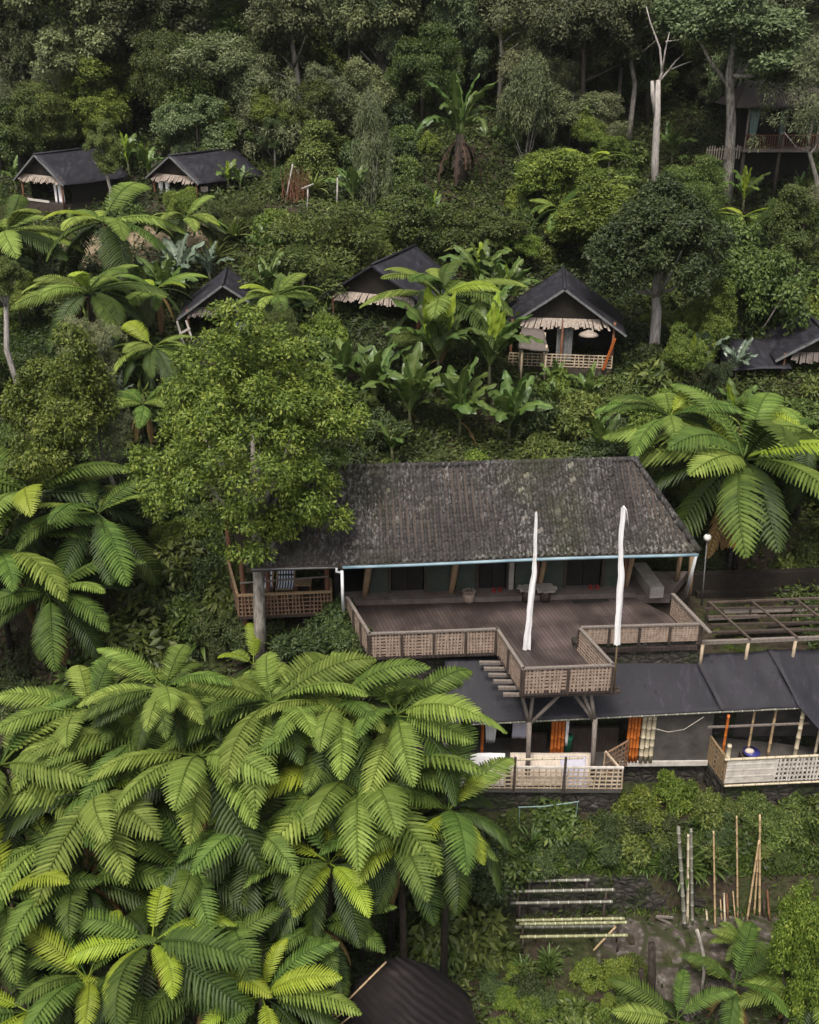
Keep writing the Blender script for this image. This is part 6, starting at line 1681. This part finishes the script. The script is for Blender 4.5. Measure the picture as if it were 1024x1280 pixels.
while Yc < 71:
    xm = Yc * .47; x = -xm - 1; st_ = 1.5 + (Yc - 34) * .028
    while x < xm + 1:
        X, YY_ = x + fr_.uniform(-.5, .5), Yc + fr_.uniform(-.5, .5); x += st_
        g = Vector((X, YY_, T(X, YY_))); hm = fr_.uniform(.8, 1.9) * (1 + (Yc - 34) * .008); r = hm * fr_.uniform(.6, .95)
        u, v = proj(g); ut, vt = proj(g + Vector((0, 0, hm)))
        pr = r * F / depth(g)
        if u < -40 or u > 1064 or (-5.8 < X < 10.5 and YY_ < 36.2):
            continue
        hitk = any(a - pr * .7 < u < c_ + pr * .7 and vt < d - 3 and v > b + 2 and v + 4 < d + 95 and not (v < b) for a, b, c_, d in KEEP[:12])
        if hitk or not clear(X, YY_, r * .8):
            continue
        if 0 < u < 120 and 385 < v < 440 and fr_.random() < .8:      # the grassy ledge stays open
            continue
        q = fr_.random()
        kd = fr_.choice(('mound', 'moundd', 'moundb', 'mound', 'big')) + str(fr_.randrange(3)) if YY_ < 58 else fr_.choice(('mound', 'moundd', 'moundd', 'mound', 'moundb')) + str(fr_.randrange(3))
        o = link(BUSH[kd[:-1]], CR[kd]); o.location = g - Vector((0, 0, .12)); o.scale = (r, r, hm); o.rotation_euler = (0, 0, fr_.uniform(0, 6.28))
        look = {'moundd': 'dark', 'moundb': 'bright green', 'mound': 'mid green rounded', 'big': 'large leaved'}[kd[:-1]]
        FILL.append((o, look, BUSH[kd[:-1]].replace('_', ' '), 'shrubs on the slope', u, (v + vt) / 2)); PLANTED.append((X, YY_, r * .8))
    Yc += st_ * .85
# gully on the left, bank under the lower house, lower right
def scatter_px(box, n, hw, kinds, looks, grp, seed, hmax=1.2, nm=None):
    r_ = random.Random(seed)
    for k in range(n):
        u, v = r_.uniform(box[0], box[2]), r_.uniform(box[1], box[3]); hm = r_.uniform(.45, 1) * hmax
        g = hit(u, v, hm * .6, 17.0); 
        if not clear(g.x, g.y, .25):
            continue
        kd = r_.choice(kinds); kd += str(r_.randrange(3)); rr2 = hm * r_.uniform(.6, .95)
        o = link(nm or BUSH[kd[:-1]], CR[kd]); o.location = g - Vector((0, 0, .08)); o.scale = (rr2, rr2, hm); o.rotation_euler = (0, 0, r_.uniform(0, 6.28))
        look = {'moundd': 'dark', 'moundb': 'bright green', 'mound': 'mid green rounded', 'big': 'large leaved'}[kd[:-1]]
        uu, vv = proj(g + Vector((0, 0, hm * .5))); FILL.append((o, look, (nm or BUSH[kd[:-1]]).replace('_', ' '), grp, uu, vv)); PLANTED.append((g.x, g.y, rr2 * .6))
scatter_px((0, 690, 440, 880), 90, 1, ('moundd', 'moundd', 'moundd', 'big'), 0, 'shrubs in the dark gully', 1, 1.5)  # dark foliage colour stands in for canopy shade in the gully
scatter_px((120, 600, 300, 780), 40, 1, ('moundd', 'big'), 0, 'shrubs in the dark gully', 2, 1.3)  # dark leaves again in place of gully shade
scatter_px((640, 1000, 1030, 1075), 75, 1, ('mound', 'big', 'moundd', 'big'), 0, 'shrubs on the bank below the lower house', 3, .85)
scatter_px((780, 985, 880, 1030), 10, 1, ('moundb', 'mound'), 0, 'shrubs on the bank below the lower house', 4, .9)
scatter_px((590, 1205, 800, 1300), 54, 1, ('moundb', 'mound', 'moundb', 'moundd', 'big'), 0, 'shrubs at the lower edge', 5, .8)
scatter_px((440, 1090, 596, 1210), 52, 1, ('moundd', 'moundd', 'big'), 0, 'shrubs at the lower edge', 6, 2.3)
scatter_px((960, 1190, 1030, 1290), 8, 1, ('mound', 'moundb'), 0, 'shrubs at the lower edge', 7, .8)
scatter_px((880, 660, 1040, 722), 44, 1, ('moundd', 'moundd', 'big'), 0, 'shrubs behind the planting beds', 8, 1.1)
scatter_px((885, 755, 1030, 815), 30, 1, ('moundb', 'mound'), 0, 'low plants in the planting beds', 9, .34, 'bedding_plant')
for (u, v, w_, h_, kd, lb) in ((845, 965, 60, 60, 'moundb0', 'bright leafy shrub against the grey lower house wall'), (800, 985, 70, 50, 'moundb1', 'bright leafy shrub right of the lower railing end'), (880, 985, 45, 40, 'mound1', 'green shrub at the corner of the right balcony'),
      (700, 455, 60, 45, 'moundb2', 'bright shrub directly below the bamboo railing'), (760, 465, 70, 45, 'mound2', 'green shrub below the right end of the bamboo railing'), (950, 492, 120, 50, 'moundb1', 'wide green shrub mound below the low right hut roof'), (1010, 500, 90, 50, 'mound0', 'green shrub mound at the right edge above the tree fern'),
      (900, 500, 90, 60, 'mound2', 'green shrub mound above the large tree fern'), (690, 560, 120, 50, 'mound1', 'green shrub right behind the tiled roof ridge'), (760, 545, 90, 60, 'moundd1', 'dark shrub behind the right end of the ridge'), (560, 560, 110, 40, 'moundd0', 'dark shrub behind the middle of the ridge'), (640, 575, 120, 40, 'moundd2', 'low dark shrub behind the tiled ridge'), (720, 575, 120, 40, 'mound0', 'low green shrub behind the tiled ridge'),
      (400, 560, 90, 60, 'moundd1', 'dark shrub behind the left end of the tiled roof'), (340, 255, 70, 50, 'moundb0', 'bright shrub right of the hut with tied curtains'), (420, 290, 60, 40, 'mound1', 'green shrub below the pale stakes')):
    shrub(u, v, w_, h_, kd, lb)
for k in range(38):
    u, v = (fr_.uniform(640, 1020), fr_.uniform(1010, 1092)) if k % 2 else (fr_.uniform(590, 800), fr_.uniform(1180, 1222))
    if in_keep(u, v) and v > 1092: continue
    g = hit(u, v, .2, 17.0); kd = fr_.choice(('grass', 'grass', 'green')); s_ = fr_.uniform(.35, .75)
    o = link('weed_tuft', SPK[kd]); o.location = g + Vector((0, 0, .02)); o.scale = (s_, s_, s_ * 1.2); o.rotation_euler = (0, 0, fr_.uniform(0, 6.28)); uu, vv = proj(g + Vector((0, 0, .2)))
    FILL.append((o, 'grassy' if kd == 'grass' else 'broad bladed', 'weed tuft', 'weeds of the yard and bank', uu, vv))
for nm_ in {f[2] for f in FILL}: print('FILL', nm_, sum(f[2] == nm_ for f in FILL))
label_fill()

# --- undergrowth: one sheet of small plants over the soil
r = np.random.default_rng(77)
def under(n, ylo, yhi):
    y = ylo + (yhi - ylo) * r.random(n); x = (r.random(n) - .5) * 2 * (y * .46 + 9)
    return x, y
xs_, ys_, sz = [], [], []
for n, lo, hi, s in ((48000, 14, 28, .17), (80000, 28, 46, .2), (72000, 46, 74, .26), (40000, 74, 140, .45)):
    x, y = under(n, lo, hi); xs_.append(x); ys_.append(y); sz.append(np.full(n, s))
x = np.concatenate(xs_); y = np.concatenate(ys_); s = np.concatenate(sz)
keep = ~((x > -5.5) & (x < 13.2) & (y > 24.9) & (y < 33.5))                      # houses, terrace, beds
keep &= ~((x > 2.2) & (x < 12.6) & (y > 19.8) & (y < 23.6) & (r.random(len(x)) < .93))     # paving and yard
pt = np.sin(x * .9 + 2 * np.sin(y * .5)) + np.sin(y * 1.3 + x * .3)
keep &= ~((x < -4) & (y > 20) & (y < 32) & (r.random(len(x)) < .75))  # leaves thinned so the gully reads as shaded
keep &= (pt + r.normal(size=len(x)) * .8 > -1.3)
x, y, s = x[keep], y[keep], s[keep]
n = len(x); reps = 3
x = np.repeat(x, reps) + r.normal(size=n * reps) * .1; y = np.repeat(y, reps) + r.normal(size=n * reps) * .1; s = np.repeat(s, reps)
z = terrain(x, y) + np.abs(r.normal(size=n * reps)) * s * .9 + .02
nr = unit(np.stack([r.normal(size=n * reps) * .5, r.normal(size=n * reps) * .5 - .25, np.ones(n * reps)], 1))
ax = unit(r.normal(size=(n * reps, 3)) * np.array([1, 1, .5])); ln = s * r.uniform(.6, 1.4, n * reps)
V, Qd = leaves(np.stack([x, y, z], 1), ax, nr, ln, ln * .45, r)
tn = np.clip(r.beta(2, 3, n) + .18 * np.sin(np.repeat(x[::reps], 1) * .5), 0, 1)
o = link('undergrowth', np_mesh('undergrowth', V, Qd, np.repeat(np.repeat(tn, reps), 5), M['under'])); tag(o, 'low leafy ground cover over the dark soil of the slope', 'ground cover', kind='stuff')
# short grass of the ledge and the bank edge
def grass(name, box, n, ln_, label, mat='fern'):
    u = r.uniform(box[0], box[2], n); v = r.uniform(box[1], box[3], n)
    P = np.array([tuple(hit(a, b, 0, 18.0)) for a, b in zip(r.uniform(box[0], box[2], 260), r.uniform(box[1], box[3], 260))])
    k = r.integers(0, 260, n); xx = P[k, 0] + r.normal(size=n) * .22; yy = P[k, 1] + r.normal(size=n) * .22
    zz = terrain(xx, yy); ax = unit(np.stack([r.normal(size=n) * .5, r.normal(size=n) * .5, np.ones(n)], 1)); nr = unit(r.normal(size=(n, 3)) * np.array([1, 1, .2]) + np.array([0, -.3, .3]))
    ln = ln_ * r.uniform(.5, 1.3, n); V, Qd = leaves(np.stack([xx, yy, zz], 1), ax, nr, ln, ln * .16, r)
    o = link(name, np_mesh(name, V, Qd, np.repeat(r.beta(2, 2, n), 5), M[mat])); tag(o, label, 'grass', kind='stuff')
grass('ledge_grass', (0, 392, 200, 445), 9000, .28, 'short grass on the ledge under the left tree fern')
grass('bank_grass', (640, 1058, 1030, 1096), 12000, .26, 'grassy rim above the dark stone wall of the yard')
# ------------------------------------------------------------------ light, sky, camera
w = bpy.data.worlds.new("World"); SC.world = w; w.use_nodes = True
nt = w.node_tree; nt.nodes.clear()
sky = nt.nodes.new('ShaderNodeTexSky'); sky.sky_type = 'NISHITA'; sky.sun_disc = False
SUN_EL, SUN_AZ = math.radians(62), math.radians(200)
sky.sun_elevation = SUN_EL; sky.sun_rotation = SUN_AZ; sky.dust_density = 6.0; sky.air_density = 1.0; sky.ozone_density = 1.0
hs = nt.nodes.new('ShaderNodeHueSaturation'); hs.inputs['Saturation'].default_value = .25     # overcast: nearly grey sky
bg = nt.nodes.new('ShaderNodeBackground'); bg.inputs[1].default_value = .09
wo = nt.nodes.new('ShaderNodeOutputWorld')
nt.links.new(sky.outputs[0], hs.inputs['Color']); nt.links.new(hs.outputs[0], bg.inputs[0]); nt.links.new(bg.outputs[0], wo.inputs[0])
sd = bpy.data.lights.new('sun', 'SUN'); sd.energy = 1.5; sd.angle = math.radians(14); sd.color = (1, .94, .83)
so = bpy.data.objects.new('sun', sd); COL.objects.link(so)
v = Vector((math.sin(SUN_AZ) * math.cos(SUN_EL), math.cos(SUN_AZ) * math.cos(SUN_EL), math.sin(SUN_EL)))
so.rotation_euler = (-v).to_track_quat('-Z', 'Y').to_euler(); so.location = (0, 0, 60)
cd = bpy.data.cameras.new('camera'); cam = bpy.data.objects.new('camera', cd); COL.objects.link(cam); SC.camera = cam
cam.location = (0, 0, CZ); cam.rotation_euler = (math.radians(90) - PITCH, 0, 0)
cd.sensor_fit = 'VERTICAL'; cd.sensor_height = 24; cd.lens = 24.0; cd.clip_end = 2000; cd.clip_start = .1
vs_ = SC.view_settings; vs_.view_transform = 'Standard'; vs_.look = 'None'; vs_.gamma = 1; vs_.exposure = 1.05
SC.cycles.max_bounces = 6; SC.cycles.diffuse_bounces = 3; SC.cycles.glossy_bounces = 2; SC.cycles.transmission_bounces = 3; SC.cycles.caustics_reflective = False; SC.cycles.caustics_refractive = False

# valley air
hz = MB(); hz.box((-185, -8, -18), (185, 385, 92))
hm, nt, out = nodes('valley_air')
pv = nt.nodes.new('ShaderNodeVolumePrincipled'); pv.inputs['Color'].default_value = (.9, .92, .95, 1); pv.inputs['Density'].default_value = .00014; pv.inputs['Anisotropy'].default_value = .2
nt.links.new(pv.outputs[0], out.inputs['Volume']); M['haze'] = hm
o = build('haze', hz, 'haze'); o['kind'] = 'stuff'; o['label'] = 'thin pale mist hanging over the wooded slope'
SC.cycles.volume_bounces = 1
